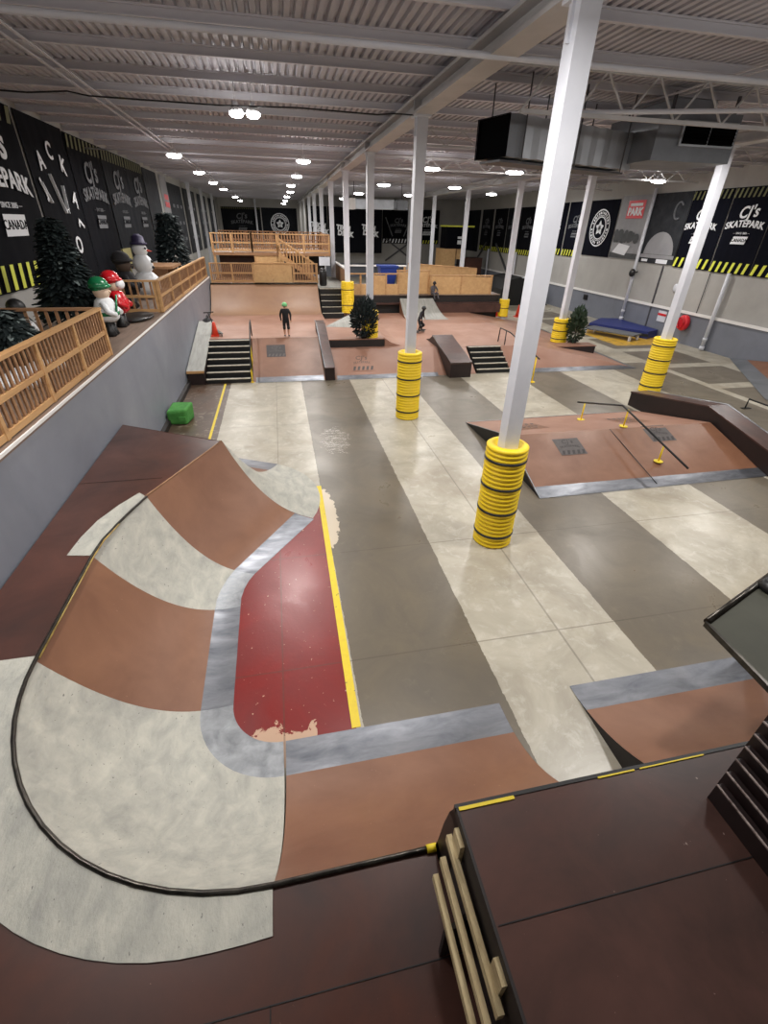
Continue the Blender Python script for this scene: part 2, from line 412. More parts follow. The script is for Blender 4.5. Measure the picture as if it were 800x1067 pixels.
# ------------------------------------------------------------------ lights
def highbay(x, y, z, label, w=.26, l=.5, rot=0, power=260, group='high bay lights', area=True):
    t = thing('high_bay_light', label, 'ceiling light', (x, y, z), group)
    mb = MB(); mb.lathe((x, y, z), [(w*.5, .0), (w*.55, .02), (w*.5, .06), (w*.2, .1), (w*.2, .15)], 20, 0, l/w, 1); hs = part('housing', mb, 'fixture_white', t)
    mb = MB(); mb.lathe((x, y, z), [(w*.1, -.06), (w*.42, -.05), (w*.58, -.02), (w*.6, .01)], 20, 0, l/w, 1); part('diffuser', mb, 'lamp', t, 'glowing white diffuser')
    mb = MB(); mb.tube([(x, y, z+.14), (x, y, ZC-.1)], .008, 6); part('hanger', mb, 'fixture_white', hs)
    if area:
        light(x, y, z-.09, power*.82)
        if y < 34: light(x, y, z-.1, power*.16, .12, point=True)
def light(x, y, z, power, size=.5, col=(1, .97, .94), point=False):
    ld = bpy.data.lights.new('lamp', 'POINT' if point else 'AREA')
    if point: ld.shadow_soft_size = size
    else: ld.shape = 'DISK'; ld.size = size
    ld.energy = power; ld.color = col
    o = bpy.data.objects.new('lamp', ld); C.objects.link(o); o.location = (x, y, z)
seen = [(-2.6, 17.45), (-2.6, 22.85), (-2.65, 28.4), (-2.6, 33.5), (-2.6, 43.4), (-2.6, 50), (1.07, 17.4), (1.1, 22.7), (1.06, 28.3), (1.2, 34), (1.15, 40), (1.2, 47), (1.2, 54),
        (5.17, 17.76), (8.06, 17.7), (14.04, 18.3), (8.62, 25.4), (5.2, 25.5), (5.2, 33), (12, 29), (8.3, 33), (5.2, 40), (14.2, 27)]
ords = ['nearest', 'second', 'third', 'fourth', 'fifth', 'farthest']
ords7 = ['nearest', 'second', 'third', 'fourth', 'fifth', 'sixth', 'farthest']
names = ['%s lit high bay light in the row along the left wall' % o for o in ords]+['%s lit high bay light of the row left of the long column row' % o for o in ords7] + [
    'lit light just right of the middle-floor column top', 'lit light under the open end of the silver duct', 'lit light at far right below the air unit', 'small oval lit light below the duct, between two columns',
    'lit light beyond the middle-floor column, second in its row', 'lit light left of the far white duct', 'oval lit light near the far right wall banners', 'faint lit light near the right-hand far column', 'lit light right above the far black curtain', 'small lit light near the duct bracket, farther right']
for (x, y), lb in zip(seen, names):
    highbay(x, y, 5.58, lb, power=165 if y < 20 else (125 if y < 30 else 85), l=.5 if x > 2 else .34, w=.26)
for dx, lb in ((-.14, 'left head of the bright twin light hanging above the near floor'), (.14, 'right head of the bright twin light hanging above the near floor')):
    highbay(-.3+dx, 10.6, 5.58, lb, w=.2, l=.2, power=110)
for x, y in ((-2.4, 4.0), (1.3, 4.4), (5.2, 4.0), (9.0, 4.0), (13.8, 4.0), (-2.0, -1.5), (1.6, -2.2), (6, -2), (5.6, 10.9), (9.2, 10.6), (14, 11)):
    # fittings above / behind the camera and between the joists (the hall's other lamps)
    light(x, y, 5.55, 150 if y > 0 else 14, .6)
    if 3 < y < 5: light(x, y, 5.45, 34, .15, point=True)  # extra unseen point light, added to brighten the duct and ceiling

# ------------------------------------------------------------------ mini ramp
H = 1.08
st = []   # (cope, foot)
P = lambda a, b: (Vector((a[0], a[1])), Vector((b[0], b[1])))
seg = {}
def lin(p, q, n):
    return [(p[0].lerp(q[0], i/n), p[1].lerp(q[1], i/n)) for i in range(n+1)]
seg['A'] = lin(P((1.76, 1.07), (1.77, 2.54)), P((-.31, 1.07), (-.31, 2.54)), 6)
arc = []
for i in range(17):
    a = radians(-90-90*i/16)
    arc.append((Vector((-.31+1.80*cos(a), 2.88+1.81*sin(a))), Vector((-.33+.47*cos(a), 3.01+.47*sin(a)))))
seg['B'] = arc
seg['Cc'] = lin((Vector((-2.11, 2.88)), Vector((-.80, 3.01))), P((-2.11, 4.23), (-.81, 4.40)), 5)
seg['D'] = [P((-2.11, 4.23), (-.81, 4.40)), P((-2.09, 4.5), (-.81, 4.55)), P((-2.02, 4.8), (-.78, 4.72)), P((-1.94, 5.1), (-.73, 4.87)), P((-1.84, 5.40), (-.66, 5.0))]
seg['E'] = lin(P((-1.84, 5.40), (-.66, 5.0)), P((-1.08, 7.02), (.22, 6.22)), 6)
hip = []
for i in range(13):
    a = radians(-31+91*i/12); r = 1.5-.05*sin(pi*i/12)
    hip.append((Vector((-1.08, 7.02)), Vector((-1.08+r*cos(a), 7.02+r*sin(a)))))
seg['F'] = hip
seg['G'] = lin((Vector((-1.08, 7.02)), hip[-1][1]), P((-2.76, 7.98), (-2.76, 9.6)), 4)
ST = .225
def ramp_pt(s, t, p=2.45, h=H): q = s[1].lerp(s[0], t); return (q.x, q.y, .004+h*t**p)
def sheet(sts, t0, t1, n, p=2.45): return MB().grid([[ramp_pt(s, t0+(t1-t0)*j/n, p) for j in range(n+1)] for s in sts])
t = thing('mini_ramp', 'large curved mini ramp with brown plywood and grey concrete corners around the red floor', 'skate ramp', (-1, 3.5, 0))
info = {'A': ('ply', 'brown plywood transition at bottom of the photo'), 'B': ('shotcrete', 'big pale grey concrete corner bowl'), 'Cc': ('ply', 'brown plywood transition between the two grey corners'),
        'D': ('shotcrete', 'narrow pale grey concrete bend'), 'E': ('ply', 'brown plywood transition at the far end'), 'F': ('shotcrete', 'pale grey rounded end hip'), 'G': ('ply', None)}
for k_, (mt, lb) in info.items():
    sts = seg[k_]; t0 = 0 if k_ == 'F' else ST
    part('transition_panel' if mt == 'ply' else 'concrete_corner', sheet(sts, t0, 1, 20), mt, t, lb, fixn=False)
    if k_ != 'F':
        part('steel_plate', sheet(sts, -.0, ST, 4), 'steel_rough' if k_ in 'BD' else 'steel_plate', t, 'worn bright steel corner plate' if k_ in 'BD' else None, fixn=False)
cope = []
for k_ in ('A', 'B', 'Cc', 'D', 'E'): cope += [s[0] for s in seg[k_]][(0 if not cope else 1):]
deck = [(-2.765, 8.0), (-1.08, 7.02)] + [(c.x, c.y) for c in reversed(cope) if c.x < .56] + [(.575, 1.07), (.575, -2.5), (-2.765, -2.5)]
# remove duplicate corner
mb = MB(); dd = [deck[0]]
for q in deck[1:]:
    if (Vector(q)-Vector(dd[-1])).length > .01: dd.append(q)
mb.prism(dd, H-.05, H); o = part('deck', mb, 'dark_deck', t, 'dark brown deck boards')
for a, b_ in [((-2.76, .63), (.57, .63)), ((-.32, .63), (-.36, -2.4)), ((-2.76, 2.2), (-2.2, 2.2)), ((-2.76, 5.9), (-1.75, 5.9))]:
    mb = MB(); mb.bar((a[0], a[1], H+.0015), (b_[0], b_[1], H+.0015), .005, .003); part('seam', mb, 'black', t)
# concrete aprons on the deck
def apron(outer, inner): 
    return MB().add([(x, y, H+.006) for x, y in outer+inner[::-1]], [list(range(len(outer)+len(inner)))])
out1 = [(-.31, .865), (-.45, .86)]+[(-.6+1.78*cos(radians(-90-90*i/20)), 2.65+1.79*sin(radians(-90-90*i/20))) for i in range(21)]+[(-2.38, 2.93)]
in1 = [(s[0].x, s[0].y) for s in arc]+[(-2.11, 2.93)]
part('concrete_apron', apron(out1, in1), 'shotcrete', t, 'grey concrete band behind the big corner')
out2 = [(-2.36, 4.28), (-2.33, 4.6), (-2.26, 4.92), (-2.12, 5.24), (-1.95, 5.52)]
in2 = [(s[0].x, s[0].y) for s in seg['D']]
part('concrete_apron', apron(out2, in2), 'shotcrete', t, 'small grey concrete band behind the narrow bend')
cp = [(c.x, c.y, H+.006) for c in cope if c.x < .6]; cp = [(.575, 1.07, H+.012)]+cp[0:] + [(-1.1, 7.0, H+.012)]
mb = MB(); mb.tube([p for p in cp if p[1] < 5.45], .015, 10); part('coping_pipe', mb, 'coping', t, 'dark steel coping pipe')
mb = MB(); mb.tube([(p[0]-.014, p[1], p[2]+.004) for p in cp if p[1] > 5.4], .012, 8); part('edge_strip', mb, 'pine_b', t, 'pale wooden edge')
mb = MB(); mb.tube([(-2.088, 2.9, H+.006), (-2.088, 4.2, H+.006), (-2.07, 4.5, H+.006), (-2.0, 4.8, H+.006)], .007, 8); part('tape_mark', mb, 'gold_edge', t, 'worn golden edge line beside the coping')
mb = MB(); mb.tube([(.52, 1.07, H+.01), (.575, 1.07, H+.01)], .022, 8); part('tape_mark', mb, 'yellow_tape', t, 'yellow tape on the coping')
mb = MB(); mb.prism(dd, .0, H-.05); part('frame_side', mb, 'dark_side', t)
mb = MB()   # under-sheet closing the right end
n = 16; s = seg['A'][0]; row = [ramp_pt(s, j/n) for j in range(n+1)]
mb.add([(p[0], p[1], p[2]) for p in row]+[(s[0].x, s[0].y, 0)], [list(range(n+2))]); part('side_panel', mb, 'black_wood', t)

# yellow floor tapes
mb = MB(); mb.add([(.30, 2.55, .004), (.385, 2.55, .004), (.425, 7.3, .004), (.345, 7.3, .004)], [(0, 1, 2, 3)])
mb.add([(.30, 2.55, .0), (.385, 2.55, .0), (.425, 7.3, .0), (.345, 7.3, .0)], [(3, 2, 1, 0)])
solo('floor_tape', mb, 'yellow_tape', 'yellow tape strip along the right edge of the red floor', 'floor tape')
mb = MB(); mb.box(-1.79, -1.735, 8.6, 13.9, 0, .004); solo('floor_tape', mb, 'yellow_tape', 'yellow line on the brown floor leading to the left stairs', 'floor tape')

# ------------------------------------------------------------------ near platform (right foreground)
ZP = 1.75
t = thing('raised_platform', 'high dark brown platform in the lower right corner with a worn black front edge', 'platform', (3, .9, 0))
mb = MB(); mb.box(.59, 6.4, -2.5, .955, ZP-.05, ZP); part('deck', mb, 'dark_deck_b', t)
mb = MB(); mb.box(.6, 6.38, -2.48, .93, 0, ZP-.05); part('frame_side', mb, 'dark_side', t)
mb = MB(); mb.box(.575, 6.4, .955, .972, ZP-.04, ZP+.004); part('edge_strip', mb, 'black', t)
for a, b_, y in ((.59, .86, .942), (1.3, 1.5, .95), (1.53, 1.9, .951)):
    mb = MB(); mb.box(a, b_, y, .957, ZP, ZP+.005); part('tape_mark', mb, 'yellow_tape', t, 'yellow tape remnant')
mb = MB(); mb.box(.578, .59, -2.5, .96, H-.02, ZP+.002); part('side_board', mb, 'black_wood', t)
mb = MB(); mb.bar((.6, .53, ZP+.001), (2.6, .53, ZP+.001), .004, .003); part('seam', mb, 'black', t)
# small curved filler between mini ramp coping and platform corner
mb = MB(); prof = [(.58, .96, ZP), (.575, 1.0, ZP-.12), (.572, 1.03, ZP-.3), (.57, 1.06, H+.1), (.57, 1.08, H)]
mb.add([(x, y, z) for x, y, z in prof]+[(x, .9, z) for x, y, z in prof], [(i, i+1, i+6, i+5) for i in range(4)]+[(0, 1, 2, 3, 4, 9, 8, 7, 6, 5)]); part('corner_filler', mb, 'dark_side', t)

# second quarter pipe in front of the platform
t = thing('quarter_pipe', 'orange-brown quarter pipe with steel foot at lower right, against the high platform', 'skate ramp', (4, 1.8, 0))
def qz(r, R=1.72): return R-sqrt(max(R*R-r*r, 0))
def qsheet(x0, x1, y0, r0, r1, n): return MB().grid([[(x, y0-(r0+(r1-r0)*j/n), .004+qz(r0+(r1-r0)*j/n)) for j in range(n+1)] for x in (x0, x1)])
part('steel_plate', qsheet(2.57, 6.3, 2.59, 0, .3, 3), 'steel_plate', t, fixn=False)
part('transition_panel', qsheet(2.57, 6.3, 2.59, .3, 1.6, 16), 'ply', t, fixn=False)
mb = MB(); pr = [(2.59-1.6*j/16, qz(1.6*j/16)) for j in range(17)]+[(.99, 0)]
mb.add([(2.575, y, z-.004) for y, z in pr], [list(range(18))]); part('side_panel', mb, 'black_wood', t)

# dark green slab with steel coping at the right edge
t = thing('ramp_deck_corner', 'dark olive ramp top with a steel coping jutting in at the right edge', 'ramp deck', (3.6, 1.9, 0))
c0 = Vector((3.31, 2.18)); ux_ = Vector((.935, .355)); 
c1 = c0+ux_*1.7
mb = MB(); mb.prism([(c0.x, c0.y), (3.22, 1.0), (4.9, 1.0), (c1.x, c1.y)], 1.16, 1.2); part('deck', mb, 'slab', t)
mb = MB(); mb.tube([(c0.x, c0.y, 1.2), (c1.x, c1.y, 1.2)], .03, 10); part('coping_pipe', mb, 'coping', t)
mb = MB(); mb.bar((c0.x-.01, c0.y, 1.18), (3.21, 1.0, 1.18), .025, .05); part('edge_strip', mb, 'coping', t)
mb = MB(); mb.box(4.75, 4.85, 1.0, 1.1, 0, 1.16); mb.box(4.75, 4.85, 2.5, 2.6, 0, 1.16); part('support_post', mb, 'black_wood', t)
mb = MB(); mb.lathe((4.25, 2.42, 1.2), [(.12, 0), (.13, .02), (.10, .08), (.05, .1)], 16); part('rubber_cap', mb, 'bin_black', t, 'black rubber bumper')

# slatted dark boards, right foreground
t = thing('slatted_barrier', 'tilted dark brown slatted barrier with worn pale edges at the right edge', 'barrier', (2.1, .6, ZP))
for i in range(9):
    x = 1.775+.052*i; y1 = .775+.024*i; z = ZP+.045*i
    mb = MB(); mb.box(x-.017, x+.017, -.7, y1, z, z+.11); part('slat', mb, 'slat_dark', t)
    mb = MB(); mb.box(x-.018, x-.010, -.7, y1+.001, z+.106, z+.113); part('worn_edge', mb, 'old_edge', t, 'pale worn edge')
mb = MB(); mb.box(1.77, 2.35, .3, .36, ZP, ZP+.05); mb.box(2.0, 2.35, .3, .36, ZP+.05, ZP+.2); part('cross_block', mb, 'dark_side', t)
mb = MB()
mb.tube([(2.27, .92, ZP+.4), (2.2, .95, ZP+.46), (2.16, .93, ZP+.42), (2.2, .88, ZP+.32)], .012, 8); part('hook', mb, 'old_wood', t, 'pale bent strap end')

# pale boards between the deck levels
t = thing('guard_rail', 'rack of worn pale wooden boards fixed to the platform side at the bottom', 'guard rail', (.5, .5, H))
for (x, ya, yb, z) in ((.548, .33, .92, 1.60), (.513, .31, .875, 1.50), (.478, .12, .85, 1.40)):
    mb = MB(); mb.box(x-.013, x+.013, ya, yb, z-.055, z); part('board', mb, 'old_wood', t)
for y in (.86, .42):
    mb = MB(); mb.box(.556, .577, y-.04, y+.04, ZP-.2, ZP-.05); part('block', mb, 'old_wood', t)
mb = MB(); mb.extr([(.46, H), (.577, H), (.577, 1.54), (.46, 1.34)], 'y', .64, .66); part('bracket', mb, 'black_wood', t)

# ------------------------------------------------------------------ generic fence
def fence(name, a, b, z0, h, nb, label, mt='pine', pick=9, mid=True, cap=.09, pw=.07, group=None, gap=.05):
    a = Vector(a); b = Vector(b); d = (b-a); L_ = d.length; u = d.normalized()
    t = thing(name, label, 'fence', (a.x, a.y, z0), group)
    X3 = lambda p, z: (p.x, p.y, z)
    for i in range(nb+1):
        p = a+d*(i/nb); mb = MB(); mb.bar(X3(p, z0), X3(p, z0+h-.02), pw, pw*.9, up=(u.x, u.y, 0)); part('post', mb, mt, t)
    mb = MB(); mb.bar(X3(a-u*.04, z0+h-.02), X3(b+u*.04, z0+h-.02), cap, .04); part('top_rail', mb, mt, t)
    mb = MB(); mb.bar(X3(a, z0+gap+.03), X3(b, z0+gap+.03), .05, .07); part('bottom_rail', mb, mt, t)
    if mid: mb = MB(); mb.bar(X3(a, z0+h*.5), X3(b, z0+h*.5), .055, .06); part('middle_rail', mb, mt, t)
    sdv = Vector((u.y, -u.x))
    for i in range(nb):
        mb = MB()
        for j in range(pick):
            p = a+d*((i+(j+.5)/pick)/nb)
            mb.bar(X3(p, z0+gap+.03), X3(p, z0+h-.04), min(.045, L_/nb/pick*.55), .02, up=(sdv.x, sdv.y, 0))
        part('slat_panel', mb, 'pine_b', t)
    return t
fence('wooden_fence', (-2.88, 3.85), (-2.88, 8.72), 2.05, .74, 4, 'pale pine slatted fence on the grey ledge at the left edge', pick=11, gap=.01)
fence('wooden_fence', (-2.98, 8.72), (-4.3, 8.72), 2.05, .74, 1, 'short dim pine fence return running back to the left wall beside the dark tree', 'pine_b', pick=9, gap=.01)
fence('wooden_fence', (-2.88, 13.2), (-2.88, 22.3), 2.05, .72, 6, 'long pale pine fence further along the grey ledge', pick=9, gap=.01)
fence('wooden_fence', (-2.96, 13.2), (-3.75, 13.2), 2.05, .72, 1, 'short pine fence return in front of the snowman', 'pine', pick=5, gap=.01)

# ------------------------------------------------------------------ far decks
DZ = .84
t = thing('stair_bank_deck', 'left raised skate deck with a brown front bank beside the black stairs', 'skate ramp', (0, 16, 0))
mb = MB(); mb.prism([(-2.28, 15.95), (1.25, 15.95), (1.25, 17.3), (1.66, 17.3), (1.66, 20.35), (-2.75, 20.35), (-2.75, 17.6), (-2.28, 17.6)], 0, DZ); part('deck', mb, 'ply_pale', t)
mb = MB(); mb.add([(-.98, 13.93, .005), (1.25, 13.93, .005), (1.25, 15.95, DZ), (-.98, 15.95, DZ), (-.98, 15.95, 0), (1.25, 15.95, 0)],
                  [(0, 1, 2, 3), (0, 3, 4), (1, 5, 2), (4, 5, 1, 0)]); part('front_bank', mb, 'ply', t, 'brown sloped front')
mb = MB(); mb.add([(-.9, 13.86, .008), (1.1, 13.86, .008), (1.1, 14.12, .095), (-.9, 14.12, .095)], [(0, 1, 2, 3)]); part('steel_plate', mb, 'steel_plate', t)
def bankpt(x, s, y0=13.93, y1=15.95, z=DZ, lift=.006): return (x, y0+(y1-y0)*s, z*s+lift)
def logo_on(parent, o, ux, uy, w, h, bg='grey_print', fg='print_dark'):
    o = Vector(o); ux = Vector(ux).normalized(); uy = Vector(uy).normalized(); nz = ux.cross(uy)
    mb = MB(); q = lambda a, b, l=0: o+ux*a+uy*b+nz*l
    mb.add([q(-w/2, -h/2), q(w/2, -h/2), q(w/2, h/2), q(-w/2, h/2)], [(0, 1, 2, 3)], 0)
    for i in range(5):
        a = -w/2+.06*w+i*w*.19
        mb.add([q(a, -h*.46, .002), q(a+w*.1, -h*.46, .002), q(a+w*.16, -h*.24, .002), q(a+w*.06, -h*.24, .002)], [(0, 1, 2, 3)], 1)
    place_text(mb, "CJ's", h*.32, q(0, h*.26), ux, uy, 1, lift=.002, depth=.001)
    place_text(mb, "SKATEPARK", h*.19, q(0, 0), ux, uy, 1, arc=h*.05, squash=.9*w/h*.8, lift=.002, depth=.001)
    part('painted_logo', mb, [bg, fg], parent, 'square stencilled logo with diagonal stripes', fixn=False)
sl = Vector((0, 2.02, DZ)).normalized()
logo_on(t, bankpt(-.26, .68), (1, 0, 0), sl, .58, .62, 'print_dark', 'grey_print')

def stairs(name, x0, x1, y0, y1, z0, z1, n, label):
    t = thing(name, label, 'stairs', ((x0+x1)/2, y0, z0))
    mb = MB(); prof = [(y1+.02, z0)]
    dy = (y1-y0)/n; dz = (z1-z0)/n; prof = [(y0, z0)]
    for i in range(n): prof += [(y0+dy*i, z0+dz*(i+1)-.012), (y0+dy*(i+1), z0+dz*(i+1)-.012)]
    prof += [(y1, z0)]
    mb.extr(prof, 'x', x0, x1); part('stringer_body', mb, 'black', t)
    for i in range(n):
        mb = MB(); mb.box(x0, x1, y0+dy*i-.01, y0+dy*i+dy*.3, z0+dz*(i+1)-.012, z0+dz*(i+1)+.004); part('tread_nosing', mb, 'tread', t, 'pale nosing')
    return t
stairs('staircase', -2.28, -1.05, 13.95, 15.95, 0, DZ, 7, 'black staircase with seven pale nosings beside the grey left wall')
# rail on stairs
t = thing('stair_handrail', 'thin yellow and black handrail between the left stairs and the brown bank', 'handrail', (-.97, 14.5, 0))
mb = MB(); mb.tube([(-1.0, 13.85, .42), (-1.0, 15.95, 1.3), (-1.0, 16.35, 1.32)], .02, 8); part('rail', mb, 'black', t)
for y, z, zt in ((13.95, 0, .44), (14.9, .0, .84)):
    mb = MB(); mb.tube([(-1.0, y, z), (-1.0, y, zt)], .02, 8); mb.lathe((-1.0, y, z), [(.05, 0), (.05, .015)], 12); part('post', mb, 'yellow', t, 'yellow post')
mb = MB(); mb.tube([(-1.0, 16.3, DZ), (-1.0, 16.3, 1.32)], .02, 8); part('post', mb, 'black', t)
# concrete topped ledge against wall
t = thing('grind_ledge', 'grey topped sloping ledge against the left wall beside the stairs', 'ledge', (-2.6, 15, 0))
mb = MB(); mb.extr([(13.9, 0), (13.9, .36), (17.55, 1.06), (17.55, 0)], 'x', -2.76, -2.31); part('body', mb, 'dark_side', t)
mb = MB(); mb.extr([(13.88, .36), (13.88, .40), (17.57, 1.11), (17.57, 1.06)], 'x', -2.765, -2.29); part('top', mb, 'conc_ledge', t)
mb = MB(); mb.box(-2.765, -2.29, 13.86, 13.885, .33, .4); part('edge_strip', mb, 'pine', t)
# hubba near kid
t = thing('grind_ledge', 'narrow dark brown sloping ledge between the two front banks', 'ledge', (1.35, 15, 0))
mb = MB(); mb.extr([(13.85, 0), (13.85, .36), (16.6, 1.12), (17.2, 1.12), (17.2, DZ), (16.2, DZ*.9)], 'x', 1.14, 1.42); part('body', mb, 'dark_side', t)
mb = MB(); mb.extr([(13.83, .36), (13.83, .385), (16.6, 1.15), (17.2, 1.15), (17.2, 1.12), (16.6, 1.12)], 'x', 1.13, 1.43); part('top', mb, 'dark_deck_b', t)
mb = MB(); mb.tube([(1.13, 13.83, .385), (1.13, 16.6, 1.15), (1.13, 17.2, 1.15)], .018, 8); part('edge_strip', mb, 'steel_rough', t)

# manual box by the potted bush
t = thing('manual_box', 'flat topped box with a black front under the potted bush', 'skate box', (2.5, 17, 0))
mb = MB(); mb.box(1.44, 3.25, 15.45, 18.6, 0, .82); part('body', mb, 'black_wood', t)
mb = MB(); mb.box(1.43, 3.27, 15.44, 18.6, .82, .85); part('top', mb, 'ply_pale', t)
mb = MB(); mb.extr([(3.27, .6), (3.27, .85), (3.5, .7), (3.85, .6)], 'y', 15.46, 18.5); part('kicker', mb, 'ply_pale', t)
t = thing('kicker_ramp', 'small pale grey kicker ramp on the box beside the potted bush', 'kicker ramp', (2.3, 18, .85))
mb = MB(); mb.add([(1.5, 17.6, .853), (3.0, 17.3, .853), (2.2, 18.6, .855), (3.1, 18.55, .855), (2.7, 18.55, 1.18), (2.95, 17.9, 1.12)], [(0, 5, 4, 2), (0, 1, 5), (5, 1, 3, 4), (2, 4, 3), (0, 2, 3, 1)]); part('surface', mb, 'conc_ledge', t)

# centre deck
CZ = .6
t = thing('centre_skate_deck', 'wide pale brown central skate deck with long sloped front and right banks', 'skate ramp', (5, 18, 0))
mb = MB(); mb.prism([(1.26, 15.1), (8.4, 15.1), (8.6, 22.05), (1.67, 22.05), (1.67, 17.3), (1.26, 17.3)], 0, CZ); part('deck', mb, 'ply_pale', t)
mb = MB()
fr = 13.95
mb.add([(1.44, fr, .005), (5.98, fr, .005), (5.98, 15.1, CZ), (1.44, 15.1, CZ)], [(0, 1, 2, 3)])
mb.add([(7.2, fr, .005), (11.8, fr, .005), (8.4, 15.1, CZ), (7.2, 15.1, CZ)], [(0, 1, 2, 3)])
mb.add([(1.44, fr, .005), (1.44, 15.1, CZ), (1.44, 15.1, 0)], [(0, 1, 2)])
part('front_bank', mb, 'ply_pale', t, fixn=False)
mb = MB(); mb.add([(11.8, fr, .005), (12.0, 22.3, .005), (8.6, 22.3, CZ), (8.4, 15.1, CZ)], [(0, 1, 2, 3)]); mb.add([(12.0, 22.3, 0), (8.6, 22.3, CZ), (8.6, 22.3, 0)], [(0, 1, 2)]); part('side_bank', mb, 'ply_pale', t, fixn=False)
mb = MB(); mb.add([(11.8, fr-.1, .006), (12.0, 22.3, .006), (11.8, 22.3, .05), (11.55, fr+.05, .05)], [(0, 1, 2, 3)]); part('steel_plate', mb, 'steel_plate', t, fixn=False)
mb = MB(); mb.add([(5.98+1.3, fr-.1, .006), (11.8, fr-.1, .006), (11.3, fr+.1, .09), (7.28, fr+.1, .09)], [(0, 1, 2, 3)]); part('steel_plate', mb, 'steel_plate', t, fixn=False)
mb = MB(); mb.add([(1.5, fr-.1, .006), (4.7, fr-.1, .006), (4.7, fr+.08, .085), (1.5, fr+.08, .085)], [(0, 1, 2, 3)])
part('steel_plate', mb, 'steel_plate', t, fixn=False)
sl2 = Vector((0, 1.15, CZ)).normalized()
logo_on(t, (2.35, 14.55, .33), (1, 0, 0), sl2, .72, .75, 'ply_pale', 'grey_print')
stairs('staircase', 6.02, 7.16, 14.0, 15.15, 0, CZ+.02, 5, 'short black stairs with pale nosings in the middle of the central bank')
# rails over the centre stairs
t = thing('handrail', 'low black and yellow rail running down right of the short central stairs', 'handrail', (7.4, 14.8, 0))
mb = MB(); mb.tube([(7.42, 15.75, CZ), (7.42, 15.7, 1.06), (7.42, 14.9, 1.06), (7.36, 12.65, .74)], .02, 8); part('rail', mb, 'black', t)
mb = MB(); mb.tube([(7.42, 15.2, CZ), (7.42, 15.2, 1.05)], .018, 8); part('post', mb, 'black', t)
mb = MB(); mb.tube([(7.37, 12.85, 0), (7.37, 12.85, .76)], .02, 8); mb.lathe((7.37, 12.85, 0), [(.09, 0), (.09, .015)], 10); part('post', mb, 'yellow', t, 'yellow post')
# dark hubba box
t = thing('grind_box', 'dark brown flat topped box pointing at the camera left of the short central stairs', 'skate box', (5.2, 15, 0))
mb = MB(); mb.extr([(13.62, 0), (13.62, .42), (15.7, .84), (16.1, .66), (16.45, CZ), (15.1, CZ-.1), (13.9, 0)], 'x', 4.98, 5.66); part('body', mb, 'dark_side', t)
mb = MB(); mb.extr([(13.6, .42), (13.6, .45), (15.72, .87), (15.7, .84)], 'x', 4.96, 5.68); part('top', mb, 'dark_deck_b', t)
mb = MB(); mb.tube([(4.965, 13.61, .45), (4.965, 15.7, .87)], .014, 8); mb.tube([(4.965, 13.61, .45), (5.675, 13.61, .45)], .014, 8); part('edge_strip', mb, 'coping', t)
# small recess box on right bank
t = thing('manual_box', 'low dark fronted ledge box on the right bank near the small tree', 'skate box', (10.9, 16.4, 0))
mb = MB(); mb.add([(9.85, 15.75, .36), (11.35, 15.75, .33), (11.3, 15.7, .08), (10.3, 15.7, .14), (9.85, 16.3, .36), (11.35, 16.3, .33), (11.3, 16.3, .05), (10.3, 16.3, .12)],
                  [(0, 3, 2, 1), (4, 5, 6, 7), (0, 1, 5, 4), (1, 2, 6, 5), (2, 3, 7, 6), (3, 0, 4, 7)]); part('body', mb, 'dark_side', t)
mb = MB(); mb.box(9.82, 11.38, 15.73, 16.3, .35, .375); part('top', mb, 'ply_pale', t)

# launch ramp centre back, white-ish
t = thing('launch_ramp', 'pale launch ramp rising to the plywood barrier with a rider beside it', 'skate ramp', (6.1, 21, CZ))
mb = MB(); n = 8
rows = [[(x0+(x1-x0)*0, 20.2+1.75*j/n, CZ+.004+.62*(j/n)**1.8) for j in range(n+1)] for x0, x1 in ((5.35, 5.35),)]
rows = [[(5.2+.1*j/n, 20.2+1.75*j/n, CZ+.004+.62*(j/n)**1.8) for j in range(n+1)], [(7.1-.25*j/n, 20.2+1.75*j/n, CZ+.004+.62*(j/n)**1.8) for j in range(n+1)]]
mb.grid(rows); part('surface', mb, 'conc_ledge', t, fixn=False)
for r_ in rows:
    mb = MB(); mb.add(r_+[(r_[-1][0], r_[-1][1], CZ)], [list(range(n+2))]); part('side_panel', mb, 'ply', t, fixn=False)

# ------------------------------------------------------------------ barrier bench at the back (plywood fronts)
t = thing('barrier_platform', 'long low platform with black fascia behind the central deck', 'platform', (6, 22.6, 0))
mb = MB(); mb.box(2.95, 10.2, 22.3, 27.0, 0, 1.3); part('body', mb, 'black_wood', t)
mb = MB(); mb.box(2.93, 10.25, 22.1, 22.34, .95, 1.02); mb.box(7.0, 10.25, 22.0, 22.32, .6, .97, 0); part('step', mb, 'dark_deck_b', t)
mb = MB(); mb.box(2.93, 10.25, 22.26, 27.0, 1.3, 1.34); part('deck', mb, 'plank_floor', t)
def panel_wall(name, x0, x1, y, z0, z1, nb, label, solid=True, opening=None):
    t = thing(name, label, 'barrier', ((x0+x1)/2, y, z0))
    d = (x1-x0)/nb
    for i in range(nb):
        a, b_ = x0+d*i, x0+d*(i+1)
        top = z1-.08
        if opening and i in opening: top = z0+(z1-z0)*.5
        mb = MB(); mb.box(a+.04, b_-.04, y, y+.02, z0, top); part('panel', mb, 'osb', t)
    for i in range(nb+1):
        mb = MB(); a = x0+d*i; mb.box(a-.04, a+.04, y-.02, y+.05, z0, z1); part('post', mb, 'pine', t)
    mb = MB(); mb.box(x0-.05, x1+.05, y-.04, y+.07, z1-.05, z1); part('top_rail', mb, 'pine', t)
    return t
panel_wall('plywood_barrier', 3.0, 5.3, 22.32, 1.34, 2.2, 4, 'low plywood barrier with open tops left of the launch ramp', opening=(0, 1, 3))
